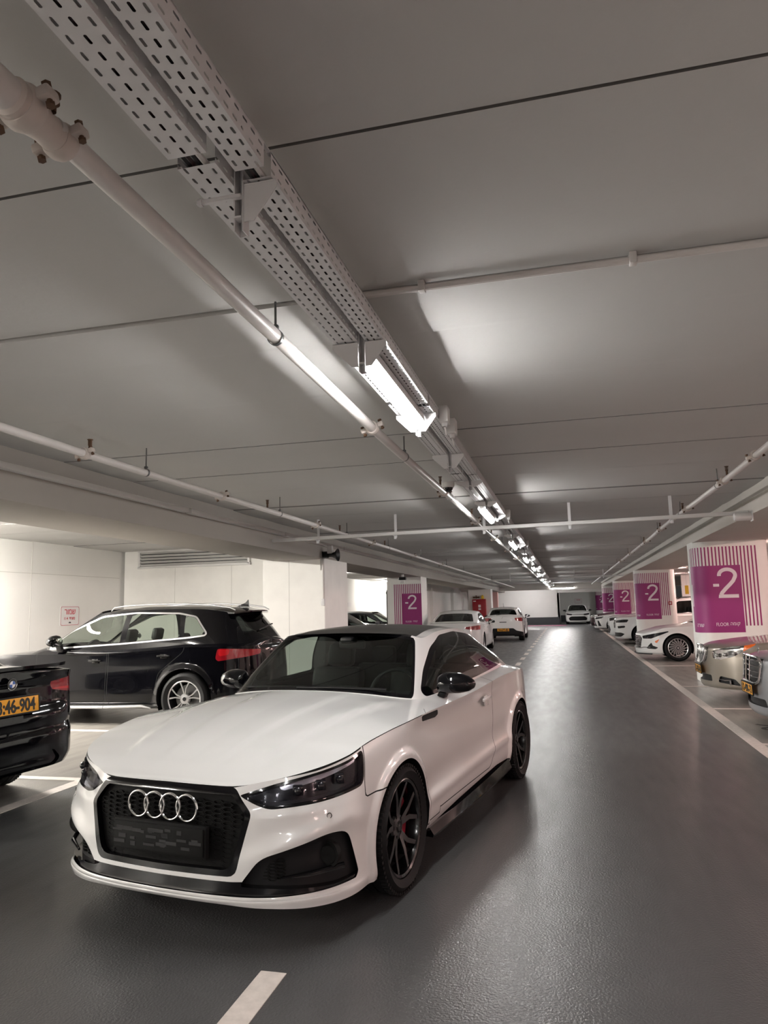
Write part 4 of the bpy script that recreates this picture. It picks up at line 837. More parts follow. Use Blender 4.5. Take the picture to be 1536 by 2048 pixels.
# ---------------------------------------------------------------- the white coupe in the lane
def coupe():
    car = empty('coupe_car', (-1.8204, 4.1953, 0), -.1684)
    tag(car, 'white two door coupe with black roof, black grille and black wheels standing in the lane', 'car')
    WB = 2.764
    S = dict(WB=WB, FO=.90, RO=1.0, HW=.915, hub=.33, arch=.362, flare=.016, flare_w=.058, flare_s=.028, ds=.018, sub=12, nd=30, ng=190, nv=26,
        side=[.972, 1., .985, .978, .985, 1., .962], rear_plan=[(.87, .30), (.75, .13), (.57, .055), (.34, .013)], front_plan=[(.36, .012), (.60, .055), (.81, .165), (.93, .34)],
        rows=[dict(z={0: .190, 1: .188, 2: .178, 3: .168, 4: .164, 5: .165, 8: .185, 11: .2, 16: .22}, dx={0: .0, 4: .005, 6: .05, 8: .05, 16: .06}, dy={0: -.025, 4: -.01, 5: 0, 16: -.03}),
              dict(z={0: .210, 3: .206, 4: .202, 5: .200, 8: .215, 16: .3}, dx={0: 0, 4: -.002, 6: .03, 8: .028, 16: .03}, dy={0: -.040, 4: -.015, 5: 0, 16: -.01}),
              dict(z={0: .232, 3: .236, 4: .24, 5: .26, 8: .29, 16: .42}, dx={0: 0, 4: .004, 6: .008, 8: .006, 16: .01}, dy={0: -.016, 4: -.004, 5: 0, 16: 0}),
              dict(z={0: .40, 5: .42, 8: .43, 16: .56}, dx={0: 0, 8: .004}, dy={0: -.014, 4: -.004, 5: 0, 16: 0}),
              dict(z={0: .56, 3: .58, 4: .59, 6: .62, 8: .62, 16: .72}, dx={0: 0, 6: .0, 8: .018, 10: .004}, dy={0: 0, 16: 0}),
              dict(z={0: .66, 2: .665, 3: .69, 4: .72, 5: .77, 6: .80, 8: .80, 10: .86, 16: .86}, dx={0: 0, 4: .01, 6: .012, 8: .028, 10: .012, 16: .01}, dy={0: .018, 4: .01, 5: 0, 16: -.02}),
              dict(z={0: .70, 1: .698, 2: .722, 3: .765, 4: .802, 5: .848, 6: .874, 7: .880, 8: .892, 9: .934, 10: .942, 11: .922, 12: .895, 13: .88, 16: .89}, dx={0: .0, 3: .02, 4: .03, 6: .022, 8: .012, 10: .012, 12: .03, 16: .05}, dy={0: .035, 3: .03, 4: .01, 5: 0, 12: -.0, 14: -.03, 16: -.04})],
        centre={-.95: .70, -.865: .702, -.83: .714, -.7: .765, -.4: .855, 0: .925, .4: .968, .55: .985, .75: 1.01, 1.0: 1.07, 2.6: 1.08, 3.1: 1.02, 3.3: .962, 3.6: .925, 3.72: .91, 3.8: .89},
        crown={-.95: 2.6, -.2: 2.6, .4: 2.4, .8: 1.9, 2.8: 1.9, 3.3: 2.6, 3.8: 3},
        green=[((0, .50), (0, 1.24, 1.350), .012), ((.40, .525), (.32, 1.215, 1.347), .012), ((.655, .615), (.50, 1.14, 1.328), .008), ((.752, .80), (.582, 1.22, 1.302), .008), ((.775, 1.25), (.60, 1.46, 1.337), .03),
               ((.785, 1.85), (.602, 1.85, 1.347), .035), ((.785, 2.35), (.590, 2.2, 1.322), .03), ((.765, 2.86), (.560, 2.48, 1.258), .018), ((.70, 3.14), (.525, 2.57, 1.25), .01), ((.42, 3.28), (.33, 2.60, 1.275), .01), ((0, 3.32), (0, 2.61, 1.285), .01)],
        roof={1.1: 1.34, 1.24: 1.350, 1.5: 1.380, 1.75: 1.391, 2.1: 1.378, 2.61: 1.285},
        win=dict(ws=(2.42, .045, .965, .06, .02), rear=(8.25, .12, .90, .08, 0), tmin=2.62, tmax=8.1, trim=.020,
                 dlo=[(.80, .948), (.97, 1.075), (1.22, 1.215), (1.46, 1.292), (1.80, 1.308), (2.15, 1.275), (2.5, 1.175), (2.72, 1.062), (2.70, 1.022), (1.9, .985)], dlo_r=.05,
                 panes=[[(.83, .955), (.99, 1.07), (1.24, 1.205), (1.47, 1.279), (1.86, 1.294), (1.97, .995), (1.9, .993)], [(1.885, 1.294), (2.14, 1.262), (2.49, 1.163), (2.695, 1.06), (2.685, 1.032), (1.995, .997)]], pane_r=.03),
        cabin=dict(seat_z=.46, y_front=1.35, y_rear=2.25, dash_y=.78, dash_z=.93), under_z=.15)
    # body sculpting
    def sculpt(A):
        x, y, z = A[:, :, 0], A[:, :, 1], A[:, :, 2]; side = sstep(.6, .82, x) * sstep(.25, .5, y) * (1 - sstep(2.3, 2.5, y))
        zl = .375 + .02*(y - .6)                                   # lower door feature
        A[:, :, 0] += side*(.012*np.exp(-((z - zl)/.035)**2) - .014*np.exp(-((z - zl - .10)/.08)**2))
        # front: wing over the side intake
        fr = 1 - sstep(-.42, -.25, y); s = A[:, :, 3]
        zb = np.interp(s, [.45, .60, .88, 1.0, 1.12], [.375, .425, .515, .525, .50]); on = sstep(.40, .6, s)*(1 - sstep(1.06, 1.2, s))*fr
        br = .026*np.exp(-((z - zb)/.048)**2)*on
        A[:, :, 1] -= br*.9; A[:, :, 0] += br*.3*sstep(.3, .6, x)
        # shelf under the lamps: face turns up towards them
        zk = np.interp(s, [.0, .47, 1.1], [.56, .56, .60]); on = sstep(.43, .55, s)*(1 - sstep(1.0, 1.15, s))*fr
        A[:, :, 1] += .022*sstep(0, .05, z - zk)*on
    S['deform'] = [sculpt]
    def hood_lines(D):
        x, y = D[:, :, 0], D[:, :, 1]; on = sstep(-.75, -.55, y)*(1 - sstep(.35, .6, y))
        for x0, x1, h_ in ((.40, .66, .012), (.16, .30, .006)):
            xl = x0 + (x1 - x0)*np.clip((y + .8)/1.35, 0, 1); u = (np.abs(x) - xl)
            D[:, :, 2] += on*h_*(np.exp(-(np.maximum(u, 0)/.02)**2)*np.exp(-(np.minimum(u, 0)/.16)**2))
    S['deck_deform'] = [hood_lines]
    p = car_patch(S)
    car_common(S, p)
    V = lambda k: p.V[:, k]; front = lambda: np.where(V(1) < .1, 0, 9.)
    # grille opening with its gloss frame
    gr = rounded([(-2, .72), (.30, .72), (.408, .688), (.490, .580), (.418, .306), (-2, .286)], [0, .0, .012, .02, .04, 0])
    gr = np.array([(a, b) for a, b in gr]); p.cut('low', sdf(gr, V(3), V(2)) + front(), 'gframe')
    gi = rounded([(-2, .662), (.388, .664), (.462, .578), (.394, .334), (-2, .312)], [0, .015, .02, .05, 0]); p.cut('gframe', sdf(gi, V(3), V(2)), 'grille')
    p.sink('grille', .035, 'gwall', axis=(0, 1, 0))
    p.cut('low', sdf(np.array([(.39, .694), (.50, .7145), (.80, .758), (1.13, .822), (1.15, .90), (1.0, .9), (.30, .9), (.30, .69)]), V(3), V(2)) + front(), 'gap')
    # headlamps
    hl = rounded([(.425, .664), (.60, .712), (.80, .752), (1.0, .784), (1.135, .818), (1.105, .655), (.80, .618), (.545, .598)], [.015, .05, .1, .1, .03, .05, .08, .05]); p.cut('low', sdf(hl, V(3), V(2)) + front(), 'hl_edge')
    p.cut('hl_edge', sdf(hl, V(3), V(2)) + .012, 'hl')
    p.sink('hl', .030, 'hl_wall', keep='hl_lens')
    for q, lab in (([(.60, .695), (.82, .738), (1.10, .79), (1.075, .762), (.82, .712), (.62, .672)], 'drl'), ([(1.085, .79), (1.10, .785), (1.075, .665), (1.055, .66), (1.07, .75)], 'drl2'),
                   ([(.50, .648), (.56, .622), (.80, .640), (1.06, .672), (1.055, .658), (.80, .626), (.55, .607)], 'drl2')):
        p.cut('hl', sdf(rounded(q, .008), V(3), V(2)), lab)
    # side intakes and the black band above the lip
    ink = rounded([(.455, .290), (.545, .398), (.86, .484), (.975, .474), (1.055, .256), (.9, .246), (.44, .266)], [.03, .05, .06, .05, .02, .02, .02]); p.cut('low', sdf(ink, V(3), V(2)) + front(), 'intake'); p.sink('intake', .045, 'iwall', axis=(-.45, .85, 0))
    band = [(-2, .276), (.40, .284), (.48, .289), (1.05, .262), (1.035, .238), (.6, .222), (-2, .2145)]; p.cut('low', sdf(np.array(band), V(3), V(2)) + front(), 'band'); p.sink('band', .015, 'band', axis=(-.2, .95, 0))
    # shut lines
    gap_poly(p, 'low', [(.585, .285), (.545, .55), (.50, 1.2), (1.96, 1.2), (1.985, .75), (1.93, .40), (1.80, .285)], 'door', .05, extra=lambda: .5 - V(0))
    gap_poly(p, 'deck', [(.585, .285), (.52, .55), (.52, .9), (.70, 1.2), (1.96, 1.2), (1.985, .75), (1.93, .40)], 'door_top', .05, extra=lambda: .6 - V(0))
    hd = lambda: V(1) - np.interp(V(0), [0, .72, .80, .9], [.60, .74, .60, .40])
    p.cut('deck', hd() - .003, 'gap2'); p.cut('gap2', hd() + .003, 'hood')
    gap_poly(p, 'low', [(1.145, 1.0), (1.145, .83), (1.112, .66), (1.12, .59), (1.62, .61), (1.62, .25), (2.6, .25), (2.6, 1.0)], 'fender', .02, coords=(3, 2), extra=lambda: V(1) - .62)
    tr = [(-2, 3.3), (.60, 3.30), (.64, 3.55), (.60, 4), (-2, 4)]; P = rounded(tr, .04); p.cut('deck', sdf(P, V(0), V(1)) - .003, 'gap'); p.cut('gap', sdf(P, V(0), V(1)) + .003, 'boot')
    p.cut({'low', 'fender', 'door'}, np.maximum(np.maximum(5.935 - V(4), V(1) - .38), np.maximum(1.13 - V(3), V(4) - 8)), 'gap2')
    # sill blade, roof film, rear lamps, badge
    p.cut({'low'}, sdf(rounded([(.395, .1), (.395, .20), (1.0, .232), (2.0, .262), (2.40, .24), (2.40, .1)], .03), V(1), V(2)) + np.where(V(0) > .6, 0, 9), 'blade')
    p.cut({'roof', 'green'}, np.maximum(np.abs(V(0)) - .525, np.maximum(np.where(V(4) >= 29.99, -1, (1.20 - V(2))), np.where(V(3) > 8.2, -(V(2) - 1.262), -1))), 'film')
    s1 = p.len; tl = rounded([(s1 - .42, .80), (s1 - .45, .90), (s1 - .98, .90), (s1 - 1.0, .82), (s1 - .8, .77)], .02); p.cut('low', sdf(tl, V(3), V(2)), 'tail')
    p.cut({'low', 'door', 'deck', 'door_top', 'fender'}, sdf(rounded([(.37, .838), (.36, .872), (.655, .872), (.675, .840), (.62, .828)], .012), V(1), V(2)) + np.where(V(0) > .6, 0, 9), 'badge')
    wht, gb = MT['white'], MT['gloss_black']
    car_objects(p, car, [('body_shell', ['low', 'deck', 'green', 'roof', 'gap', 'gap2', 'arch_lip'], [wht, wht, wht, wht, MT['matte'], MT['matte'], wht], 'both'), ('hood', 'hood', wht, 'both'), ('door', ['door', 'door_top'], wht, 'side'), ('front_fender', 'fender', wht, 'side'), ('boot_lid', 'boot', wht, 'both'),
        ('grille_frame', ['gframe', 'gwall'], gb, 'both'), ('grille_backing', 'grille', MT['matte'], 'both'), ('headlight', ['hl', 'hl_wall', 'hl_edge', 'drl', 'drl2'], [MT['lamp_black'], MT['lamp_black'], gb, MT['drl'], MT['darkalloy']], 'side'), ('headlight_lens', 'hl_lens', MT['lens'], 'side'),
        ('side_intake', ['intake', 'iwall'], [MT['plastic'], gb], 'side'), ('lower_grille_band', 'band', gb, 'both'), ('side_skirt', 'blade', gb, 'side'), ('roof_panel', 'film', MT['roof_black'], 'both'), ('tail_light', 'tail', MT['red_lens'], 'side'), ('fender_badge', 'badge', gb, 'side'),
        ('windshield', 'ws', MT['ws'], 'both'), ('windshield_surround', 'ws_band', gb, 'both'), ('rear_window', 'rw', MT['dark_tint'], 'both'), ('rear_window_surround', 'rw_band', gb, 'both'), ('window_trim', ['trim', 'seal'], gb, 'side'), ('door_window', 'pane0', MT['tint'], 'side'), ('quarter_window', 'pane1', MT['dark_tint'], 'side')])
    underbody(car, p, S); interior(car, S)
    # honeycomb, rings, plate, sensors
    yf = lambda x: float(np.interp(abs(x), [0, .33, .55], [-.905, -.892, -.85])) + .022
    inside = lambda x, z, g=.02: sdf(np.array([(-.455 + g, .578), (-.38 + g*.6, .655 - g), (.38 - g*.6, .655 - g), (.455 - g, .578), (.388 - g, .32 + g), (-.388 + g, .32 + g)]), np.array([x]), np.array([z]))[0] < 0
    def honey(mb, pts_fn, a, ins, yfun, x0, x1, z0, z1, t=.0035):
        nx = int((x1 - x0)/(a*1.5)) + 1; nz = int((z1 - z0)/(a*.62)) + 1
        for i in range(nx):
            for j in range(nz):
                x = x0 + i*a*1.5; z = z0 + j*a*.62*2*.5 + (a*.31 if i % 2 else 0)
                if j % 1 or not ins(x, z): continue
                hx = [(x + a*.92*math.cos(k*math.pi/3), z + a*.33*math.sin(k*math.pi/3)*1.05) for k in range(6)]; hi = [(x + a*.72*math.cos(k*math.pi/3), z + a*.24*math.sin(k*math.pi/3)*1.05) for k in range(6)]
                vs = [(px, yfun(px), pz) for px, pz in hx] + [(px, yfun(px), pz) for px, pz in hi] + [(px, yfun(px) + .016, pz) for px, pz in hi]
                mb._add(vs, [(k, (k+1) % 6, 6 + (k+1) % 6, 6 + k) for k in range(6)] + [(6 + k, 6 + (k+1) % 6, 12 + (k+1) % 6, 12 + k) for k in range(6)])
    hm = MB(); honey(hm, None, .034, inside, yf, -.46, .46, .30, .66); hm.build('honeycomb_mesh', MT['matte'], car, sharp=20)
    r = MB()
    for k in range(4): r.tube([(-.147 + .098*k - .073*math.cos(a)*0 + .0605*math.cos(a), yf(0) - .022 + .002*(k % 2), .594 + .0605*math.sin(a)) for a in np.linspace(0, 2*math.pi, 41)], .0062, 8, cap=False)
    r.build('ring_emblem', MT['chrome'], car)
    b = MB(); b.box((0, -.932, .452), (.54, .014, .125), bev=.004); b.box((0, -.915, .452), (.56, .03, .145), bev=.004); pl = b.build('plate_holder', MT['matte'], car)
    b = MB()
    for i in range(26): b.box((rng.uniform(-.25, .25), -.9395, rng.uniform(.41, .495)), (rng.uniform(.02, .07), .002, rng.uniform(.008, .02)))
    b.build('blanked_plate', MT['plastic'], pl)
    for s_ in (1, -1):
        m = MB(); m.lathe([(.0105, .004), (.0105, -.003), (.0125, -.003), (.0125, .004)], c=(0, 0, 0), axis='Y', n=24); o = m.build('parking_sensor', wht, car); 
        # honeycomb and fog recess of the side intake
        hm = MB(); yi = lambda x: float(np.interp(abs(x), [.40, .60, .74, .85], [-.88, -.835, -.735, -.56])) + .035
        honey(hm, None, .024, lambda x, z: (.47 < abs(x) < .64 and .285 < z < .36 + .35*(abs(x) - .54)), yi, s_*.46 if s_ > 0 else -.66, .66 if s_ > 0 else -.46, .28, .46); hm.build('intake_mesh', MT['matte'], car, sharp=20)
        m = MB(); m.tube([(s_*.80, -.63, .38), (s_*.79, -.66, .38)], [.05, .058], 24); m.lathe([(.001, -.05), (.04, -.045), (.048, -.02)], c=(s_*.79, -.63, .38), axis='Y', n=20); m.build('radar_sensor', MT['matte'], car)
        m = MB(); m.tube([(s_*.62, -.82, .302), (s_*.74, -.745, .315), (s_*.84, -.61, .322)], [.006, .012, .014, .010], 10); m.build('intake_blade', gb, car)
        # projector units behind the lens
        for x, y, z in ((.66, -.725, .675), (.745, -.655, .69), (.80, -.57, .705)):
            m = MB(); m.box((s_*x, y, z), (.05, .05, .045), Matrix.Rotation(s_*.6, 3, 'Z'), bev=.006); m.ball((s_*(x + .012), y - .02, z), (.02, .02, .02), 12); m.build('projector_lamp', MT['lamp_black'], car)
        # door handle with its cup
        m = MB(); m.box((s_*.906, 1.735, .812), (.022, .205, .028), Matrix.Rotation(.05, 3, 'X'), bev=.009); m.box((s_*.897, 1.735, .795), (.012, .10, .075), bev=.005); m.build('door_handle', wht, car)
        m = MB(); n_ = 13; vs = []
        for i in range(n_):
            y = .42 + 1.93*i/(n_ - 1); o_ = .012*math.sin(math.pi*i/(n_ - 1)); vs += [(s_*(.80), y, .165), (s_*(.912 + o_), y, .158), (s_*(.918 + o_), y, .172), (s_*(.892 + o_), y, .212 + .03*i/(n_ - 1)), (s_*.80, y, .20)]
        m._add(vs, [(5*i + k, 5*i + (k+1) % 5, 5*i + 5 + (k+1) % 5, 5*i + 5 + k) for i in range(n_ - 1) for k in range(5)] + [tuple(range(5)), tuple(5*(n_ - 1) + k for k in range(4, -1, -1))]); m.build('sill_blade', gb, car)
        mirror(car, .905, .97, 1.0, s_, gb, 1.1)
    # the sensors sit on the bumper face
    X = np.array([v for v, in zip(p.V)]); 
    for o in [c for c in car.children if c.name.startswith('parking_sensor')]:
        s_ = 1 if o.name == 'parking_sensor' else -1
        i = np.argmin(np.abs(p.V[:, 3] - .86) + np.abs(p.V[:, 2] - .565) + np.where(p.V[:, 4] < 9, 0, 9)); q = p.V[i]; o.location = (s_*q[0], q[1] - .001, q[2]); o.rotation_euler = (0, 0, s_*.72); o.data.materials.clear(); o.data.materials.append(MT['plastic'])
    WM = wheel_meshes(.33, .260, .255, dict(n=5, pair=(-1, 1), s0=.10, s1=.34, w=(.017, .011), dish=.045, th=.035), MT['blackalloy'], n=80)
    for x, y, l in ((.79, 0, 1), (-.79, 0, 0), (.79, WB, 1), (-.79, WB, 0)): place_wheel(WM, car, x, y, .33, l, MT['caliper'])
    # wipers, rear bumper lip, interior mirror
    m = MB(); m.tube([(.55, .60, .995), (.15, .56, 1.005), (-.1, .555, 1.0)], .008, 6); m.tube([(-.05, .60, 1.0), (-.55, .62, .99)], .008, 6); m.build('wiper', MT['plastic'], car)
    m = MB(); m.box((0, 1.22, 1.255), (.22, .03, .065), bev=.012); m.box((0, 1.17, 1.29), (.10, .12, .05), bev=.015); m.build('rear_view_mirror', MT['plastic'], car)
    return car
coupe()
# ---------------------------------------------------------------- the parked cars
def gen(WB, FO, RO, HW, H, R, lip, fend, belt, belt_r, tail, cowl_y, ws_top, roof_end, bl_base, cowl_z=None, clear=.18, deck_z=None, hatch=False, det=1., **kw):
    """a body from its main dimensions; every entry of the result can be replaced through kw"""
    cz = cowl_z or fend + .10; dk = deck_z or belt_r + .05; Hf = H - .04; k = HW/.93
    q = det
    gb, gr = .85*HW, .665*HW
    green = [((0, cowl_y), (0, ws_top, Hf), .012), ((.46*HW, cowl_y + .03), (.38*HW, ws_top - .01, Hf - .005), .012), ((.74*HW, cowl_y + .13), (.58*HW, ws_top - .07, Hf - .03), .01), ((.835*HW, cowl_y + .30), (.665*HW, ws_top + .02, Hf - .055), .008),
             ((gb + .015, cowl_y*.5 + WB*.30), (gr + .02, ws_top*.6 + roof_end*.4 - .15, Hf - .025), .03), ((gb + .02, WB*.60), (gr + .02, ws_top*.4 + roof_end*.6, Hf - .02), .035), ((gb + .015, bl_base - (.95 if not hatch else .9)), (gr + .005, roof_end - .35, Hf - .035), .03),
             ((gb - .01, bl_base - .42), (gr - .03, roof_end - .07, Hf - .075), .018), ((.745*HW, bl_base - .14), (.575*HW, roof_end - .02, Hf - .075), .01), ((.46*HW, bl_base - .03), (.37*HW, roof_end + .01, Hf - .05), .01), ((0, bl_base), (0, roof_end + .02, Hf - .04), .01)]
    L = WB + RO
    S = dict(WB=WB, FO=FO, RO=RO, HW=HW, hub=R, arch=R + .04, flare=.014, flare_w=.06, ds=.03/q, sub=max(2, int(7*q)), nd=max(8, int(22*q)), ng=max(50, int(130*q)), nv=max(8, int(20*q)),
        rows=[dict(z={0: clear, 8: clear + .01, 16: clear + .04}, dx={0: .03, 6: .06, 16: .06}, dy={0: .03, 4: .01, 5: 0, 12: 0, 16: -.05}),
              dict(z={0: clear + .05, 8: clear + .06, 16: clear + .10}, dx={0: 0, 6: .022, 16: .015}, dy={0: 0, 16: -.01}),
              dict(z={0: clear + .15, 5: clear + .17, 8: clear + .17, 16: clear + .24}, dx={0: 0, 6: .004}, dy={0: 0, 16: 0}),
              dict(z={0: lip - .24, 5: fend - .36, 8: fend - .33, 16: tail - .40}, dx={0: 0, 8: .006}, dy={0: .0, 16: 0}),
              dict(z={0: lip - .11, 5: fend - .20, 8: belt - .18, 10: belt_r - .20, 16: tail - .20}, dx={0: 0, 8: .016}, dy={0: .015, 5: 0, 16: -.015}),
              dict(z={0: lip - .035, 3: lip - .01, 5: fend - .07, 8: belt - .06, 10: belt_r - .06, 16: tail - .05}, dx={0: 0, 6: .012, 8: .02, 16: .01}, dy={0: .03, 5: 0, 16: -.03}),
              dict(z={0: lip, 2: lip + .01, 4: lip + .5*(fend - lip), 5: fend - .02, 6: fend, 8: belt, 10: belt_r, 12: .5*(belt_r + tail), 16: tail}, dx={0: 0, 3: .02, 5: .03, 6: .025, 8: .015, 12: .02, 16: .03}, dy={0: .06, 3: .04, 5: 0, 12: 0, 16: -.06})],
        centre={-FO: lip, -FO + .08: lip + .02, -FO + .25: lip + .07, -.2: fend + .02, .3: cz - .03, cowl_y + .05: cz, cowl_y + .5: cz + .08, bl_base - .4: dk + .07, bl_base - .05: dk + .012, L - .12: dk, L: tail},
        crown={-FO: 2.6, .3: 2.5, cowl_y + .4: 2.0, bl_base - .4: 2.0, bl_base: 2.6, L: 3}, green=green, roof={ws_top - .1: Hf, ws_top: Hf, ws_top*.6 + roof_end*.4: H, roof_end - .3: H - .015, roof_end + .02: Hf - .04},
        cabin=dict(seat_z=.30 + .14*H, y_front=cowl_y + .95, y_rear=cowl_y + 1.82, dash_y=cowl_y + .28, dash_z=belt + .03), under_z=clear)
    a = kw.pop('win', {})
    d0, d1 = belt + .08, belt_r + .07
    tf, tr = ws_top, roof_end - (.1 if hatch else .12)
    zr = Hf - .075
    dlo = [(cowl_y + .36, d0), (cowl_y + .42 + (tf - cowl_y)*.45, d0 + (zr - d0)*.62), (tf + .12, zr - .025), (tf*.55 + tr*.45, zr), (tr - .15, zr - .03), (bl_base - .62, d1 + .04) if not hatch else (bl_base - .42, d1 + .12), (bl_base - .72, d1) if not hatch else (bl_base - .48, d1)]
    bp, cp = tf*.5 + tr*.5 - .12, tr - .32
    S['win'] = dict(ws=(2.42, .045, .965, .06, .02), rear=(8.2, .14, .90, .08, 0), tmin=2.6, tmax=8.05, trim=.012, dlo=dlo, dlo_r=.05, pane_r=.02,
        panes=[[(cowl_y - .2, 0), (cowl_y - .2, 3), (bp - .04, 3), (bp - .09, 0)], [(bp + .03, 3), (bp - .01, 0), (cp + .14, 0), (cp - .03, 3)], [(cp + .01, 3), (cp + .18, 0), (9, 0), (9, 3)]], inset=.016)
    S['win'].update(a); S.update(kw); return S
def panes_inset(S):
    """window panes given as vertical strips, clipped to the window outline"""
    return S['win']['dlo']
def cut_windows(p, S):
    V = lambda k: p.V[:, k]; M = len(S['green']) - 1; g = S['win']
    wa = g['ws']; vv = lambda: np.where(V(4) >= 30, 1 + (V(4) - 30), V(4) - 20)
    p.cut({'green', 'roof'}, sdf(rounded([(-2, wa[1]), (wa[0], wa[1]), (wa[0] + wa[4], wa[2]), (-2, wa[2])], wa[3]), V(3), vv()), 'ws_band')
    p.cut('ws_band', sdf(rounded([(-2, wa[1] + .04), (wa[0] - .1, wa[1] + .04), (wa[0] + wa[4] - .1, wa[2] - .04), (-2, wa[2] - .04)], wa[3]), V(3), vv()), 'ws')
    ra = g['rear']
    p.cut('green', sdf(rounded([(M + 2, ra[1]), (ra[0], ra[1]), (ra[0] + ra[4], ra[2]), (M + 2, ra[2])], ra[3]), V(3), vv()), 'rw_band'); p.cut('rw_band', sdf(rounded([(M + 2, ra[1] + .05), (ra[0] + .1, ra[1] + .05), (ra[0] + ra[4] + .1, ra[2] - .05), (M + 2, ra[2] - .05)], ra[3]), V(3), vv()), 'rw')
    P = rounded(g['dlo'], g.get('dlo_r', .05), 6); lm = lambda: np.maximum(g['tmin'] - V(3), V(3) - g['tmax'])
    p.cut({'green', 'roof'}, np.maximum(sdf(P, V(1), V(2)) - g['trim'], lm()), 'trim'); p.cut('trim', np.maximum(sdf(P, V(1), V(2)), lm()), 'seal')
    for k, q in enumerate(g['panes']): p.cut('seal', np.maximum(sdf(np.array(q), V(1), V(2)), sdf(P, V(1), V(2)) + g['inset']), 'pane%d' % k)
def base_car(S, loc, rz, label, paint, name='sedan_car', trim=None, glassm=None, doors=(), wheels=None, extra=None, features=None, cab=True, mirrors=None, mirror_m=None, group=None, ws=None, caliper=None, cap=None, hood=True, boot=None, handles=(), sill=None, lower=None):
    """features: (labels, coords f|r|s|t, polygon, radius, name, material, sink, side or both)"""
    car = empty(name, (loc[0], loc[1], 0), rz); tag(car, label, 'car', group)
    p = car_patch(S); V = lambda k: p.V[:, k]
    for hy, R in ((0, S['arch']), (S['WB'], S.get('arch_r', S['arch']))): p.cut('low', np.where(V(0) > .4*S['HW'], np.hypot(V(1) - hy, V(2) - S['hub']) - R, 1), 'arch_void')
    p.sink('arch_void', .06, 'arch_lip', axis=(-1, 0, 0))
    base = np.array([g[0] for g in S['green']]); p.cut('deck', sdf(np.vstack([base, (base*[-1, 1])[::-1]]), V(0), V(1)) + .045, 'deck_void'); cut_windows(p, S)
    plan = []; plan_extra = []
    for labs, co, poly, r, nm, m, sink, mode in (features or []):
        P = rounded(poly, r) if r else np.array(poly, float)
        if co == 'f': d = sdf(P, V(3), V(2)) + np.where(V(1) < .5, 0, 9)
        elif co == 'r': d = sdf(P, p.len - V(3), V(2)) + np.where(V(1) > .5, 0, 9)
        elif co == 's': d = sdf(P, V(1), V(2)) + np.where(V(0) > .55*S['HW'], 0, 9)
        else: d = sdf(P, V(0), V(1))
        lab = 'F%d' % len(plan); p.cut(set(labs.split()), d, lab)
        if sink: p.sink(lab, sink, lab, axis=(0, 1, 0) if co == 'f' else ((0, -1, 0) if co == 'r' else (-1, 0, 0)))
        plan.append((nm, lab, m, mode))
    names = []
    for k, poly in enumerate(doors):
        gap_poly(p, 'low', poly, 'door%d' % k, .05, extra=lambda: .5*S['HW'] - V(0)); names.append(('door', 'door%d' % k, paint, 'side'))
    if hood:
        cy = S['green'][0][0][1]; f_ = lambda: V(1) - (cy + .06 + .26*np.clip(V(0)/S['HW'], 0, 1)**3); lim = lambda: np.abs(V(0)) - .80*S['HW']
        p.cut('deck', np.maximum(f_(), lim()) - .003, 'gap'); p.cut('gap', np.maximum(f_(), lim()) + .003, 'hood'); names.append(('hood', 'hood', paint, 'both'))
    if lower is not None:
        p.cut({'low'}, V(2) - lower, 'lower'); names.append(('lower_cladding', 'lower', MT['plastic'], 'both'))
    tr = trim or MT['gloss_black']; gm = glassm or [MT['tint'], MT['dark_tint'], MT['dark_tint']]
    car_objects(p, car, [('body_shell', ['low', 'deck', 'green', 'roof', 'arch_lip', 'gap'], [paint]*5 + [MT['matte']], 'both')] + names + plan + [('windshield', 'ws', ws or MT['ws'], 'both'), ('windshield_surround', 'ws_band', MT['gloss_black'], 'both'), ('rear_window', 'rw', MT['dark_tint'], 'both'), ('rear_window_surround', 'rw_band', MT['gloss_black'], 'both'),
        ('window_trim', 'trim', tr, 'side'), ('window_seal', 'seal', MT['gloss_black'], 'side')] + [('side_window', 'pane%d' % k, gm[min(k, len(gm) - 1)], 'side') for k in range(len(S['win']['panes']))])
    underbody(car, p, S)
    if cab: interior(car, S)
    tk = S['HW'] - .125
    if wheels:
        for x, y, l in ((tk, 0, 1), (-tk, 0, 0), (tk, S['WB'], 1), (-tk, S['WB'], 0)): place_wheel(wheels, car, x, y, S['hub'], l, caliper, cap)
    if mirrors:
        for s_ in (1, -1): mirror(car, mirrors[0], mirrors[1], mirrors[2], s_, mirror_m or paint, mirrors[3] if len(mirrors) > 3 else 1.)
    for y, z in handles:
        for s_ in (1, -1): h = MB(); x = S['HW'] - .012; h.box((s_*x, y, z), (.022, .20, .026), bev=.008); h.box((s_*(x - .012), y, z - .006), (.012, .10, .06), bev=.004); h.build('door_handle', paint, car)
    if extra: extra(car, p, S)
    return car
W_SUV = wheel_meshes(.36, .255, .235, dict(n=5, pair=(-1, 1), s0=.13, s1=.29, w=(.006, .011), dish=.02, th=.02), MT['alloy'], MT['darkalloy'], tread=False, n=48)
W_GEN = wheel_meshes(.33, .235, .215, dict(n=5, pair=(-1, 1), s0=.12, s1=.30, w=(.016, .014), dish=.02, th=.02), MT['alloy'], tread=False, n=40)
W_BLADE = wheel_meshes(.335, .248, .225, dict(n=17, pair=(1,), s0=0, s1=.02, twist=.34, w=(.0035, .0095), dish=.012, th=.012, hub_mi=1), MT['alloy'], MT['darkalloy'], tread=False, n=64)
W_BLACK = wheel_meshes(.335, .25, .245, dict(n=5, pair=(-1, 1), s0=.12, s1=.3, w=(.016, .013), dish=.03, th=.02), MT['darkalloy'], tread=True, n=48)
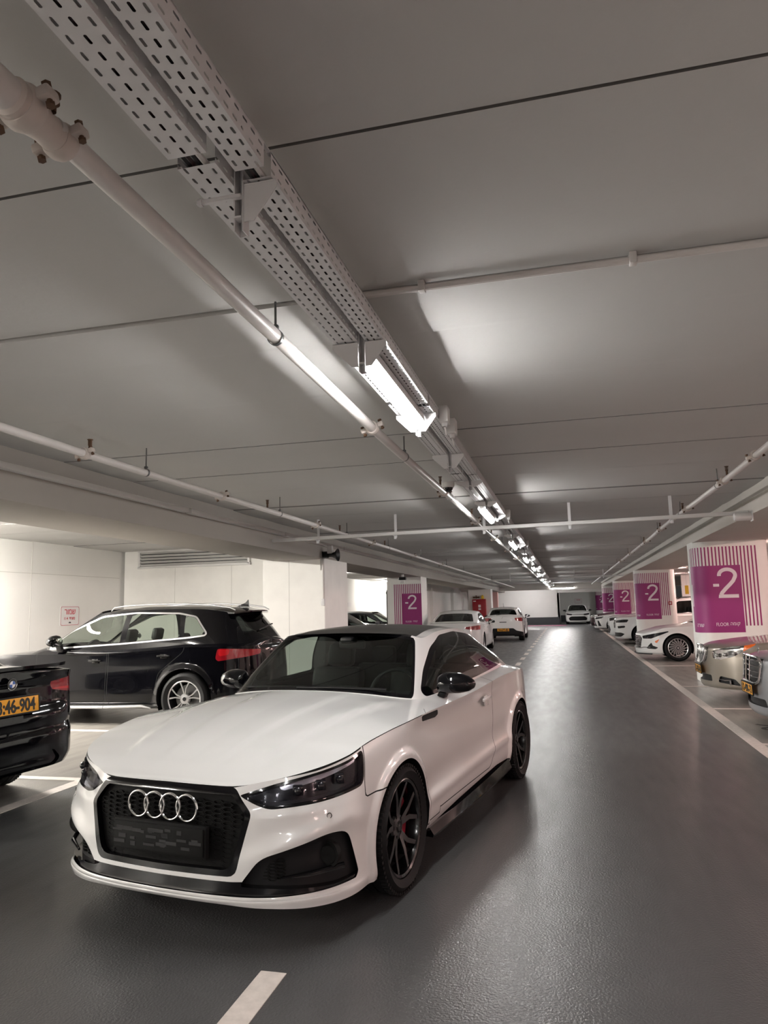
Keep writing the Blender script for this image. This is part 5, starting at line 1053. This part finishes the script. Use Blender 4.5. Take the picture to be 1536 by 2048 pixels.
# ---- black off-roader, nose to the white wall
S = gen(2.82, .88, .96, .935, 1.645, .365, .88, .975, .985, 1.06, 1.06, .28, 1.34, 3.32, 3.72, cowl_z=1.10, clear=.22, deck_z=1.15, hatch=True, arch=.41, flare=.02, rear_plan=[(.955, .36), (.86, .17), (.62, .055), (.35, .014)],
    win=dict(ws=(2.3, .045, .965, .06, .02), tmin=2.36, dlo=[(.53, 1.062), (.86, 1.285), (1.36, 1.49), (1.9, 1.532), (2.6, 1.512), (2.87, 1.46), (3.07, 1.225), (2.8, 1.195), (1.78, 1.125)], trim=.022, dlo_r=.04, tmax=8.4, panes=[[(.2, 0), (.2, 3), (1.86, 3), (1.66, 0)], [(1.96, 3), (1.74, 0), (2.80, 0), (2.47, 3)], [(2.56, 3), (2.86, 0), (9, 0), (9, 3)]], inset=.004, rear=(8.25, .16, .86, .08, 0)))
S['roof'] = {1.2: 1.59, 1.34: 1.605, 1.9: 1.64, 2.6: 1.632, 3.34: 1.585}
def q_extra(car, p, S):
    for s_ in (1, -1):
        m = MB(); ys = [1.45, 1.5, 1.7, 2.2, 2.7, 3.1, 3.35, 3.42]; zz = [1.575, 1.625, 1.648, 1.662, 1.652, 1.622, 1.585, 1.55]; m.tube([(s_*(.615 - .02*abs(y - 2.3)/1.1), y, z) for y, z in zip(ys, zz)], [.008, .011, .012, .012, .012, .012, .01, .008], 10); m.build('roof_rail', MT['brushed'], car)
        m = MB(); m.tube([(s_*.952, .50, .245), (s_*.955, 1.60, .255)], .022, 8); m.tube([(s_*.955, 1.61, .255), (s_*.957, 2.2, .275), (s_*.952, 2.34, .25)], [.022, .022, .008], 8); m.build('sill_trim', MT['brushed'], car)
    m = MB(); pts = [(x, 3.36 - .16*abs(x/.58)**2.2, 1.592 - .03*abs(x/.58)**2) for x in np.linspace(-.58, .58, 13)]; vs = []
    for x, y, z in pts: vs += [(x, y - .12, z + .004), (x, y + .20, z - .045), (x, y + .20, z - .065), (x, y - .02, z - .06)]
    m._add(vs, [(4*i + k, 4*i + (k+1) % 4, 4*i + 4 + (k+1) % 4, 4*i + 4 + k) for i in range(12) for k in range(4)] + [(0, 1, 2, 3), (48, 51, 50, 49)]); m.build('roof_spoiler', MT['black'], car)
    m = MB(); m.prism([(3.16, 1.60), (3.30, 1.655), (3.345, 1.70), (3.36, 1.59)], .02, Matrix(((0, 0, 1, -.01), (1, 0, 0, 0), (0, 1, 0, 0), (0, 0, 0, 1)))); m.build('antenna_fin', MT['gloss_black'], car)
    m = MB(); m.box((0, 3.62, 1.30), (.5, .02, .015), Matrix.Rotation(.15, 3, 'Y')); m.build('rear_wiper', MT['plastic'], car)
base_car(S, (-7.93, 9.985), -math.pi/2, 'black off-roader parked nose to the white wall, silver roof rails and window trim', MT['black'], 'suv_car', trim=MT['brushed'], glassm=[MT['clear_glass'], MT['clear_glass'], MT['tint']], wheels=W_SUV, mirrors=(.99, .80, 1.16, 1.25), extra=q_extra, handles=[(1.42, .885), (2.50, .945)], ws=MT['clear_glass'], cap=MT['plastic'],
    doors=[[(.46, .32), (.42, .7), (.48, 1.3), (1.60, 1.3), (1.58, .32)], [(1.61, .32), (1.63, 1.3), (2.86, 1.3), (2.80, 1.0), (2.42, .72), (2.32, .32)]],
    features=[('low', 'r', [(.42, 1.0), (.46, .94), (.90, .90), (1.16, .865), (1.19, .90), (1.15, 1.035), (.95, 1.03)], .02, 'tail_light', MT['red_lens'], 0, 'side'), ('F0', 'r', [(.98, 1.02), (1.0, .95), (1.14, .93), (1.135, 1.025)], .01, 'tail_light_glow', MT['red_bright'], 0, 'side'),
              ('low', 'f', [(-1, .82), (.36, .82), (.44, .72), (.36, .42), (-1, .42)], .03, 'grille', MT['plastic'], .03, 'both'), ('low', 'f', [(.52, .84), (.6, .72), (1.0, .76), (1.08, .89)], .03, 'headlight', MT['lamp_black'], 0, 'side')])
# ---- black saloon, tail to the lane
S = gen(2.975, .86, 1.06, .93, 1.47, .335, .78, .90, .92, 1.0, 1.02, .50, 1.30, 2.75, 3.40, clear=.20, deck_z=1.115, ds=.022, rear_plan=[(.955, .36), (.86, .155), (.64, .05), (.36, .012)], flare=.01)
L_ = S['WB'] + S['RO']
S['rows'][6]['z'].update({12: 1.05, 16: 1.09}); S['rows'][5]['z'].update({16: 1.02}); S['rows'][4]['z'].update({16: .86}); S['rows'][0]['z'].update({11: .25, 13: .30, 16: .31}); S['rows'][1]['z'].update({11: .29, 13: .345, 16: .355}); S['rows'][2]['z'].update({11: .38, 16: .46}); S['rows'][6]['dy'].update({16: -.03}); S['centre'].update({L_ - .12: 1.113, L_: 1.095})
def saloon_sculpt(A):
    y, z, s = A[:, :, 1], A[:, :, 2], A[:, :, 3]; sr = A[-1, 0, 3] - s; rear = sstep(3.4, 3.6, y)
    A[:, :, 1] -= rear*.030*sstep(.76, .80, z)*(1 - sstep(.60, .75, sr))*(1 - sstep(.97, 1.03, z)); A[:, :, 1] -= rear*.02*np.exp(-((z - .63)/.03)**2)*(1 - sstep(.8, 1.0, sr)); A[:, :, 1] -= rear*.018*np.exp(-((z - .40)/.05)**2)*(1 - sstep(.5, .7, sr))
S['deform'] = [saloon_sculpt]
def b_extra(car, p, S):
    yb = S['WB'] + S['RO']
    m = MB(); pts = [(x, yb - .06 - .16*abs(x/.74)**3.2, 1.122 - .01*abs(x)) for x in np.linspace(-.74, .74, 15)]
    for a, c in zip(pts[:-1], pts[1:]):
        vs = [(a[0], a[1] - .06, a[2] - .012), (a[0], a[1] + .035, a[2] + .016), (a[0], a[1] + .03, a[2] - .012), (c[0], c[1] - .06, c[2] - .012), (c[0], c[1] + .035, c[2] + .016), (c[0], c[1] + .03, c[2] - .012)]; m._add(vs, [(0, 3, 4, 1), (1, 4, 5, 2), (2, 5, 3, 0)])
    m.build('boot_spoiler', MT['gloss_black'], car)
    number_plate(car, (0, yb + .012, .842), (math.pi/2 - .08, 0, math.pi), '153:46-904', .52, .12)
    root = MB(); root.lathe([(.001, .006), (.041, .006), (.044, .002), (.044, -.004)], axis='Y', n=32); o = root.build('roundel_emblem', MT['gloss_black'], car); o.location = (0, yb + .004, 1.01); o.rotation_euler = (-.08, 0, 0)
    m = MB(); m.lathe([(.041, .006), (.045, .008), (.045, .0), (.041, 0)], axis='Y', n=32, closed=True); m.lathe([(.0255, .006), (.028, .0085), (.0295, .006)], axis='Y', n=32); m.build('emblem_ring', MT['chrome'], o)
    for k in range(4):
        m = MB(); a0 = k*math.pi/2; vs = [(0, .0075, 0)] + [(.026*math.cos(a0 + math.pi/2*i/8), .0075, .026*math.sin(a0 + math.pi/2*i/8)) for i in range(9)]; m._add(vs, [tuple(range(10))]); m.build('emblem_quarter', MT['blue'] if k % 2 else MT['emblem_white'], o)
    for s_ in (1, -1):
        m = MB(); m.box((s_*.80, yb - .30, .52), (.05, .10, .03), Matrix.Rotation(s_*-.9, 3, 'Z'), bev=.004); m.build('reflector', MT['red_lens'], car)
base_car(S, (-8.213, 5.252), -math.pi/2 - .105, 'black saloon with yellow number plate at the picture edge, tail towards the lane', MT['black'], 'sedan_car', wheels=W_BLACK, mirrors=(.97, .95, 1.02), extra=b_extra, handles=[(1.6, .84), (2.6, .87)],
    doors=[[(.50, .30), (.45, .6), (.5, 1.2), (1.62, 1.2), (1.6, .30)], [(1.63, .30), (1.65, 1.2), (2.8, 1.2), (2.75, .9), (2.5, .65), (2.45, .30)]],
    features=[('low', 'r', [(.475, .985), (.50, .92), (.72, .885), (1.02, .895), (1.13, .95), (1.10, 1.03), (.98, 1.04), (.80, 1.01)], .02, 'tail_light', MT['red_lens'], 0, 'side'), ('F0', 'r', [(.92, 1.03), (.96, .92), (1.11, .955), (1.09, 1.025)], .01, 'tail_light_glow', MT['red_bright'], 0, 'side'),
              ('F0', 'r', [(.50, .94), (.52, .92), (.80, .90), (.80, .925)], .005, 'tail_light_strip', MT['red_bright'], 0, 'side'), ('low', 'r', [(-1, .44), (.50, .44), (.60, .36), (.56, .10), (-1, .10)], .03, 'rear_diffuser', MT['gloss_black'], .02, 'both')])
# ---- silver saloon, nose to the lane
def plate_front(car, S, z, txt, y=None, tilt=.03): return number_plate(car, (0, (-S['FO'] - .018) if y is None else y, z), (math.pi/2 + tilt, 0, 0), txt, .50, .112)
def slats(car, n, x0, x1, z0, z1, y, name, m, vertical=False, th=.012, curve=.06):
    """grille bars following the nose"""
    yy = lambda x: y + curve*(abs(x)/max(abs(x0), abs(x1)))**2
    for i in range(n):
        b = MB(); f = (i + .5)/n
        if vertical: x = x0 + (x1 - x0)*f; b.tube([(x, yy(x) + .01, z0), (x*1.03, yy(x) - .012, (z0 + z1)/2), (x, yy(x) + .02, z1)], th/2, 6)
        else: z = z0 + (z1 - z0)*f; b.tube([(x, yy(x), z) for x in np.linspace(x0, x1, 9)], th/2, 6)
        b.build(name, m, car)
def frame(car, poly, y, r, m, curve=.06, w_=.5, name='grille_frame', lean=0.):
    P = rounded(poly, .04, 4); b = MB(); b.tube([(x, y + curve*(abs(x)/w_)**2 + lean*(z - poly[0][1]), z) for x, z in list(P) + [P[0]]], r, 8, cap=False); b.build(name, m, car)
S = gen(2.87, .84, 1.12, .93, 1.47, .33, .83, .90, .93, .97, .98, .48, 1.25, 2.7, 3.4, clear=.19, ds=.022, sub=8, front_plan=[(.35, .035), (.62, .11), (.80, .24), (.925, .40)], flare=.01)
def m_extra(car, p, S):
    y = -S['FO']; gp = [(-.34, .855), (.34, .855), (.40, .80), (.35, .575), (.27, .55), (-.27, .55), (-.35, .575), (-.40, .80)]
    frame(car, gp, y - .012, .015, MT['chrome'], .06, .4, lean=.07); slats(car, 4, -.355, .355, .585, .835, y + .014, 'grille_bar', MT['chrome'], th=.02, curve=.06); b = MB(); b.tube([(0, y - .005, .56), (0, y + .02, .85)], .008, 6); b.build('grille_bar', MT['chrome'], car)
    plate_front(car, S, .475, '12-490-73', y - .035)
    b = MB(); b.tube([(0, y + .12, .875), (0, y + .12, .90)], .008, 6); b.tube([(.035*math.cos(a), y + .12, .935 + .035*math.sin(a)) for a in np.linspace(0, 2*math.pi, 25)], .004, 6, cap=False)
    for k in range(3): a = math.pi/2 + k*2*math.pi/3; b.tube([(0, y + .12, .935), (.034*math.cos(a), y + .12, .935 + .034*math.sin(a))], .004, 6)
    b.build('bonnet_star', MT['chrome'], car)
silver_features = [('low', 'f', [(-1, .845), (.33, .85), (.395, .80), (.345, .575), (.27, .555), (-1, .55)], .02, 'grille', MT['plastic'], .04, 'both'), ('low', 'f', [(.50, .795), (.56, .67), (.78, .66), (1.05, .72), (1.12, .85), (.95, .835)], .03, 'headlight', MT['reflector'], .0, 'side'),
    ('low', 'f', [(-1, .385), (.42, .385), (.47, .30), (-1, .29)], .02, 'lower_grille', MT['plastic'], .03, 'both'), ('low', 'f', [(.56, .42), (.62, .33), (.95, .35), (.97, .43)], .03, 'fog_lamp_recess', MT['plastic'], .02, 'side')]
base_car(S, (2.08 + .84, 9.62), -math.pi/2, 'silver saloon with wide chrome barred grille at the picture edge, nose to the lane', MT['silver'], 'sedan_car', trim=MT['chrome'], wheels=W_GEN, mirrors=(.97, .92, 1.0), extra=m_extra, features=silver_features, handles=[(1.6, .83), (2.6, .86)],
    doors=[[(.50, .30), (.45, .6), (.5, 1.2), (1.62, 1.2), (1.6, .30)], [(1.63, .30), (1.65, 1.2), (2.75, 1.2), (2.45, .65), (2.4, .30)]])
# ---- champagne saloon beside it
S = gen(2.84, .98, 1.15, .93, 1.50, .34, .80, .90, .95, 1.0, 1.02, .52, 1.3, 2.75, 3.45, clear=.19, ds=.022, sub=8, front_plan=[(.33, .06), (.60, .17), (.79, .32), (.92, .50)], flare=.012)
def u_extra(car, p, S):
    y = -S['FO']; gp = [(-.24, .83), (.24, .83), (.34, .77), (.30, .60), (.20, .545), (-.20, .545), (-.30, .60), (-.34, .77)]
    frame(car, gp, y - .012, .016, MT['chrome'], .075, .34, lean=.16); slats(car, 15, -.29, .29, .575, .815, y + .0, 'grille_bar', MT['chrome'], vertical=True, th=.011, curve=.07)
    plate_front(car, S, .455, '31-205-68', y - .03)
    for s_ in (1, -1):
        b = MB(); b.lathe([(.001, -.012), (.042, -.01), (.05, .01)], c=(s_*.68, y + .285, .30), axis='Y', n=20); b.build('fog_lamp', MT['reflector'], car); b = MB(); b.tube([(s_*.52, y + .15, .335), (s_*.64, y + .235, .325), (s_*.72, y + .31, .33)], [.004, .009, .006], 8); b.build('chrome_strip', MT['chrome'], car)
        b = MB()
        for x, yy, z in ((.55, .165, .69), (.66, .245, .705), (.77, .35, .72)): b.ball((s_*x, y + yy, z), (.034, .025, .03), 14)
        b.build('headlight_reflector', MT['chrome'], car)
base_car(S, (2.02 + .98, 12.62), -math.pi/2, 'champagne saloon with upright oval chrome grille and orange marker, nose to the lane', MT['beige'], 'sedan_car', trim=MT['chrome'], wheels=W_GEN, mirrors=(.97, .95, 1.02), extra=u_extra, handles=[(1.65, .85), (2.65, .9)],
    doors=[[(.55, .30), (.5, .6), (.55, 1.2), (1.66, 1.2), (1.64, .30)], [(1.67, .30), (1.69, 1.2), (2.75, 1.2), (2.42, .65), (2.4, .30)]],
    features=[('low', 'f', [(-1, .82), (.235, .82), (.325, .765), (.285, .60), (.19, .555), (-1, .55)], .03, 'grille', MT['darkalloy'], .035, 'both'), ('low', 'f', [(.43, .745), (.46, .645), (.62, .625), (.86, .68), (1.17, .85), (1.20, .885), (.85, .835)], .02, 'headlight', MT['reflector'], .02, 'side'), ('F1', 'f', [(1.0, .9), (.985, .745), (1.3, .9)], 0, 'turn_signal', MT['amber'], 0, 'side'),
              ('low', 'f', [(-1, .385), (.40, .385), (.42, .29), (-1, .285)], .01, 'lower_grille', MT['plastic'], .03, 'both'), ('low', 'f', [(.60, .385), (.56, .29), (.95, .255), (.86, .35)], .03, 'fog_lamp_recess', MT['plastic'], .03, 'side')])
# ---- white sedan with bladed wheels and amber marker
S = gen(2.84, .95, 1.10, .93, 1.445, .335, .70, .86, .88, .95, .99, .38, 1.35, 2.75, 3.55, cowl_z=.97, clear=.17, ds=.025, sub=7, front_plan=[(.36, .03), (.62, .12), (.80, .26), (.93, .45)], flare=.012)
def so_extra(car, p, S):
    y = -S['FO']; slats(car, 5, -.50, .50, .36, .64, y + .01, 'grille_bar', MT['chrome'], th=.012, curve=.10)
    b = MB(); b.tube([(x, y - .012 + .42*abs(x/.86)**3, .335 + (.02 if abs(x) > .6 else 0)) for x in np.linspace(-.78, .78, 21)], .012, 8); b.build('chrome_lip', MT['chrome'], car)
    b = MB(); b.tube([(x, y - .02 + .40*abs(x/.84)**3, .185) for x in np.linspace(-.8, .8, 17)], .016, 8); b.build('front_lip', MT['plastic'], car)
base_car(S, (2.70, 20.83), -math.pi/2, 'white sedan with bladed wheel, orange side marker and dark barred grille, second column behind it', MT['white2'], 'sedan_car', wheels=W_BLADE, mirrors=(.96, .95, .98), extra=so_extra, cap=MT['alloy'], trim=MT['chrome'], handles=[(1.65, .83), (2.65, .87)],
    doors=[[(.62, .30), (.58, .6), (.6, 1.2), (1.66, 1.2), (1.64, .30)], [(1.67, .30), (1.69, 1.2), (2.75, 1.2), (2.42, .65), (2.4, .30)]],
    features=[('low', 'f', [(-1, .665), (.50, .655), (.60, .58), (.52, .345), (-1, .335)], .03, 'grille', MT['gloss_black'], .03, 'both'), ('low', 'f', [(.60, .64), (.63, .57), (.90, .575), (1.36, .745), (1.34, .765), (.95, .70)], .015, 'headlight', MT['lamp_black'], 0, 'side'),
              ('low', 's', [(-.56, .50), (-.42, .575), (-.50, .46)], 0, 'side_marker', MT['amber'], 0, 'side'), ('low', 'f', [(.74, .335), (.90, .48), (.93, .40), (1.08, .35), (1.0, .31), (.8, .32)], .01, 'air_slot', MT['plastic'], .02, 'side')])
# ---- cars farther down the lane
def far_car(dims, loc, rz, label, paint, feats, name='sedan_car', mirrors=(.96, .92, 1.0), extra=None, det=.6, **kw):
    S = gen(*dims[0], det=det, **dims[1]); return base_car(S, loc, rz, label, paint, name, wheels=W_GEN, mirrors=mirrors, extra=extra, features=feats, **kw)
SUVD = ((2.64, .90, .85, .92, 1.65, .345, .93, 1.0, 1.0, 1.06, 1.08, .40, 1.2, 3.15, 3.42), dict(hatch=True, clear=.21, cowl_z=1.12, deck_z=1.16))
SEDD = ((2.80, .95, 1.08, .915, 1.44, .33, .76, .88, .91, .96, .99, .45, 1.28, 2.7, 3.45), dict(clear=.18))
def crossover_extra(car, p, S):
    y = -S['FO']; slats(car, 9, -.34, .34, .60, .86, y - .008, 'grille_bar', MT['chrome'], vertical=True, th=.012, curve=.05); frame(car, [(-.36, .88), (.36, .88), (.40, .80), (.34, .58), (-.34, .58), (-.40, .80)], y - .008, .012, MT['chrome'], .05, .4)
    for s_ in (1, -1): b = MB(); b.tube([(s_*.60, 1.3, 1.60), (s_*.62, 1.5, 1.66), (s_*.62, 2.9, 1.65), (s_*.58, 3.1, 1.58)], .016, 8); b.build('roof_rail', MT['plastic'], car)
xfeat = [('low', 'f', [(-1, .87), (.35, .87), (.39, .80), (.33, .59), (-1, .58)], .02, 'grille', MT['gloss_black'], .02, 'both'), ('low', 'f', [(.45, .86), (.47, .78), (1.05, .80), (1.12, .90), (.9, .90)], .015, 'headlight', MT['lamp_black'], 0, 'side'), ('low', 'f', [(.60, .66), (.66, .58), (.98, .60), (.98, .68)], .02, 'fog_lamp', MT['gloss_black'], .01, 'side'), ('low', 'f', [(-1, .43), (.80, .43), (.95, .38), (.80, .28), (-1, .27)], .02, 'lower_grille', MT['plastic'], .02, 'both')]
far_car(SUVD, (1.70 + .90, 28.75), -math.pi/2, 'white crossover with upright chrome barred grille beside the third magenta column', MT['white2'], xfeat, 'suv_car', (.98, .85, 1.15, 1.15), crossover_extra, .7, trim=MT['plastic'])
far_car(SUVD, (1.62 + .90, 31.6), -math.pi/2, 'white crossover half hidden behind the one with the chrome barred grille', MT['white2'], [('low', 'f', [(-1, .60), (.5, .60), (.62, .45), (.5, .30), (-1, .30)], .03, 'grille', MT['plastic'], .02, 'both'), ('low', 'f', [(.45, .90), (.52, .78), (1.05, .85), (1.15, .96)], .015, 'headlight', MT['lamp_black'], 0, 'side')], 'suv_car', (.98, .85, 1.15, 1.1), lambda c, p, S: slats(c, 3, -.5, .5, .35, .57, -S['FO'], 'grille_bar', MT['chrome']))
far_car(SEDD, (1.42 + .95, 41.4), -math.pi/2, 'white sedan with low black grille far down the lane by the fourth magenta column', MT['white2'], [('low', 'f', [(-1, .66), (.50, .66), (.45, .56), (.72, .30), (-1, .27)], .02, 'grille', MT['plastic'], .02, 'both'), ('low', 'f', [(.52, .74), (.56, .66), (1.0, .70), (1.12, .80)], .015, 'headlight', MT['lamp_black'], 0, 'side'), ('low', 'f', [(.74, .60), (.80, .30), (.98, .30), (.84, .58)], .01, 'air_slot', MT['plastic'], .02, 'side')], extra=lambda c, p, S: slats(c, 4, -.55, .55, .32, .52, -S['FO'], 'grille_bar', MT['chrome']))
far_car(SEDD, (1.34 + .95, 46.2), -math.pi/2, 'dark red saloon far down the lane next to the white sedan', MT['maroon'], [('low', 'f', [(-1, .70), (.42, .70), (.40, .44), (-1, .44)], .02, 'grille', MT['plastic'], .02, 'both'), ('low', 'f', [(.50, .76), (.54, .64), (.98, .70), (1.10, .80)], .015, 'headlight', MT['reflector'], 0, 'side'), ('low', 'f', [(-1, .36), (.8, .36), (.8, .27), (-1, .27)], .02, 'lower_grille', MT['plastic'], .02, 'both')], extra=lambda c, p, S: slats(c, 5, -.38, .38, .47, .68, -S['FO'], 'grille_bar', MT['chrome']))
far_car(((2.70, .93, 1.0, .89, 1.435, .32, .80, .89, .92, .96, .98, .42, 1.2, 2.6, 3.25), dict(clear=.17)), (.78, 56.9), 0, 'white sedan with wide black mouth parked in the far recess facing the viewer', MT['white2'],
    [('low', 'f', [(-1, .57), (.50, .57), (.70, .44), (.62, .27), (-1, .25)], .04, 'grille', MT['plastic'], .02, 'both'), ('low', 'f', [(.40, .75), (.44, .66), (.95, .69), (1.10, .83), (.8, .80)], .015, 'headlight', MT['lamp_black'], 0, 'side'), ('low', 'f', [(-1, .735), (.42, .735), (.42, .70), (-1, .70)], 0, 'upper_grille', MT['gloss_black'], 0, 'both')], mirror_m=MT['gloss_black'], extra=lambda c, p, S: slats(c, 4, -.5, .5, .28, .48, -S['FO'], 'grille_bar', MT['plastic']))
S = gen(2.83, .95, 1.08, .92, 1.405, .335, .76, .88, .91, .96, .99, .48, 1.3, 2.55, 3.45, clear=.18, det=.8, flare=.012, rear_plan=[(.95, .34), (.85, .15), (.64, .055), (.36, .012)])
base_car(S, (-3.52, 22.45 + 3.91), math.pi, 'white sedan seen from behind in the lane beyond the white coupe', MT['white2'], 'sedan_car', wheels=W_GEN, mirrors=(.97, .95, .98), mirror_m=MT['gloss_black'], extra=lambda c, p, S: (lambda b: (b.tube([(x, S['WB'] + S['RO'] - .05 - .10*abs(x/.7)**2.5, 1.035) for x in np.linspace(-.7, .7, 13)], .014, 8), b.build('boot_lip', MT['white2'], c)))(MB()),
    features=[('low', 'r', [(.42, .88), (.46, .82), (.72, .79), (1.10, .79), (1.16, .92), (.9, .93)], .02, 'tail_light', MT['red_lens'], 0, 'side'), ('F0', 'r', [(.98, .91), (.98, .80), (1.12, .80), (1.14, .91)], .01, 'tail_light_glow', MT['red_bright'], 0, 'side'), ('low', 'r', [(-1, .36), (.62, .36), (.7, .26), (-1, .2)], .02, 'rear_diffuser', MT['plastic'], .01, 'both')], handles=[(1.65, .83), (2.65, .87)])
S = gen(2.59, .85, .62, .865, 1.45, .315, .82, .90, .94, 1.02, 1.03, .36, 1.15, 2.72, 3.06, hatch=True, clear=.18, cowl_z=1.03, deck_z=1.09, det=.8, rear_plan=[(.97, .30), (.90, .14), (.66, .05), (.36, .012)])
def clio_extra(car, p, S):
    yb = S['WB'] + S['RO']; number_plate(car, (0, yb + .004, .47), (math.pi/2, 0, math.pi), '34-677-82', .5, .115)
    b = MB(); P = [(0, .075), (.045, 0), (0, -.075), (-.045, 0)]; b.tube([(x, 0, z) for x, z in P + [P[0]]], .010, 6, cap=False); o = b.build('diamond_emblem', MT['chrome'], car); o.location = (0, yb - .03, .95)
    b = MB(); b.tube([(0, 2.45, 1.43), (0, 2.62, 1.62)], [.008, .003], 6); b.build('antenna', MT['plastic'], car)
    b = MB(); b.prism([(2.62, 1.40), (2.75, 1.42), (2.96, 1.385), (2.95, 1.365), (2.7, 1.365)], 1.0, Matrix(((0, 0, 1, -.5), (1, 0, 0, 0), (0, 1, 0, 0), (0, 0, 0, 1)))); b.build('roof_spoiler', MT['white2'], car)
    b = MB(); b.box((.08, yb - .16, 1.13), (.42, .016, .014), Matrix.Rotation(.12, 3, 'Y')); b.build('rear_wiper', MT['plastic'], car)
    b = MB(); b.box((0, yb - .006, .80), (.30, .02, .03), bev=.005); b.build('tailgate_handle', MT['plastic'], car)
base_car(S, (-2.70, 31.75 + 3.21), math.pi, 'small white hatchback seen from behind, ahead of the white sedan', MT['white2'], 'hatchback_car', wheels=W_GEN, mirrors=(.92, .78, 1.02), mirror_m=MT['gloss_black'], extra=clio_extra,
    features=[('low', 'r', [(.50, .97), (.56, .86), (.86, .82), (.98, .84), (.98, .96), (.80, .99)], .03, 'tail_light', MT['red_lens'], 0, 'side'), ('low', 'r', [(-1, .54), (.44, .54), (.56, .44), (1.05, .34), (1.05, .1), (-1, .1)], .04, 'lower_bumper', MT['plastic'], 0, 'both')], handles=[(1.4, .85)])
dk = [('low', 'f', [(-1, .70), (.42, .70), (.40, .44), (-1, .44)], .02, 'grille', MT['plastic'], .02, 'both'), ('low', 'f', [(.50, .76), (.54, .64), (.98, .70), (1.10, .80)], .015, 'headlight', MT['reflector'], 0, 'side')]
far_car(SEDD, (-4.55 - .95, 19.35), math.pi/2, 'black saloon just past the white column, only windscreen and roof showing', MT['black'], dk, extra=None, trim=MT['brushed'], glassm=[MT['tint']])
far_car(SEDD, (-4.65 - .95, 21.95), math.pi/2, 'black saloon nearest the square magenta column, windscreen catching a lamp', MT['black'], dk, extra=None)
far_car(SEDD, (-4.8 - .95, 26.4), math.pi/2, 'dark grey saloon past the square magenta column, mostly hidden by the white sedan', MT['grey'], dk, extra=None)
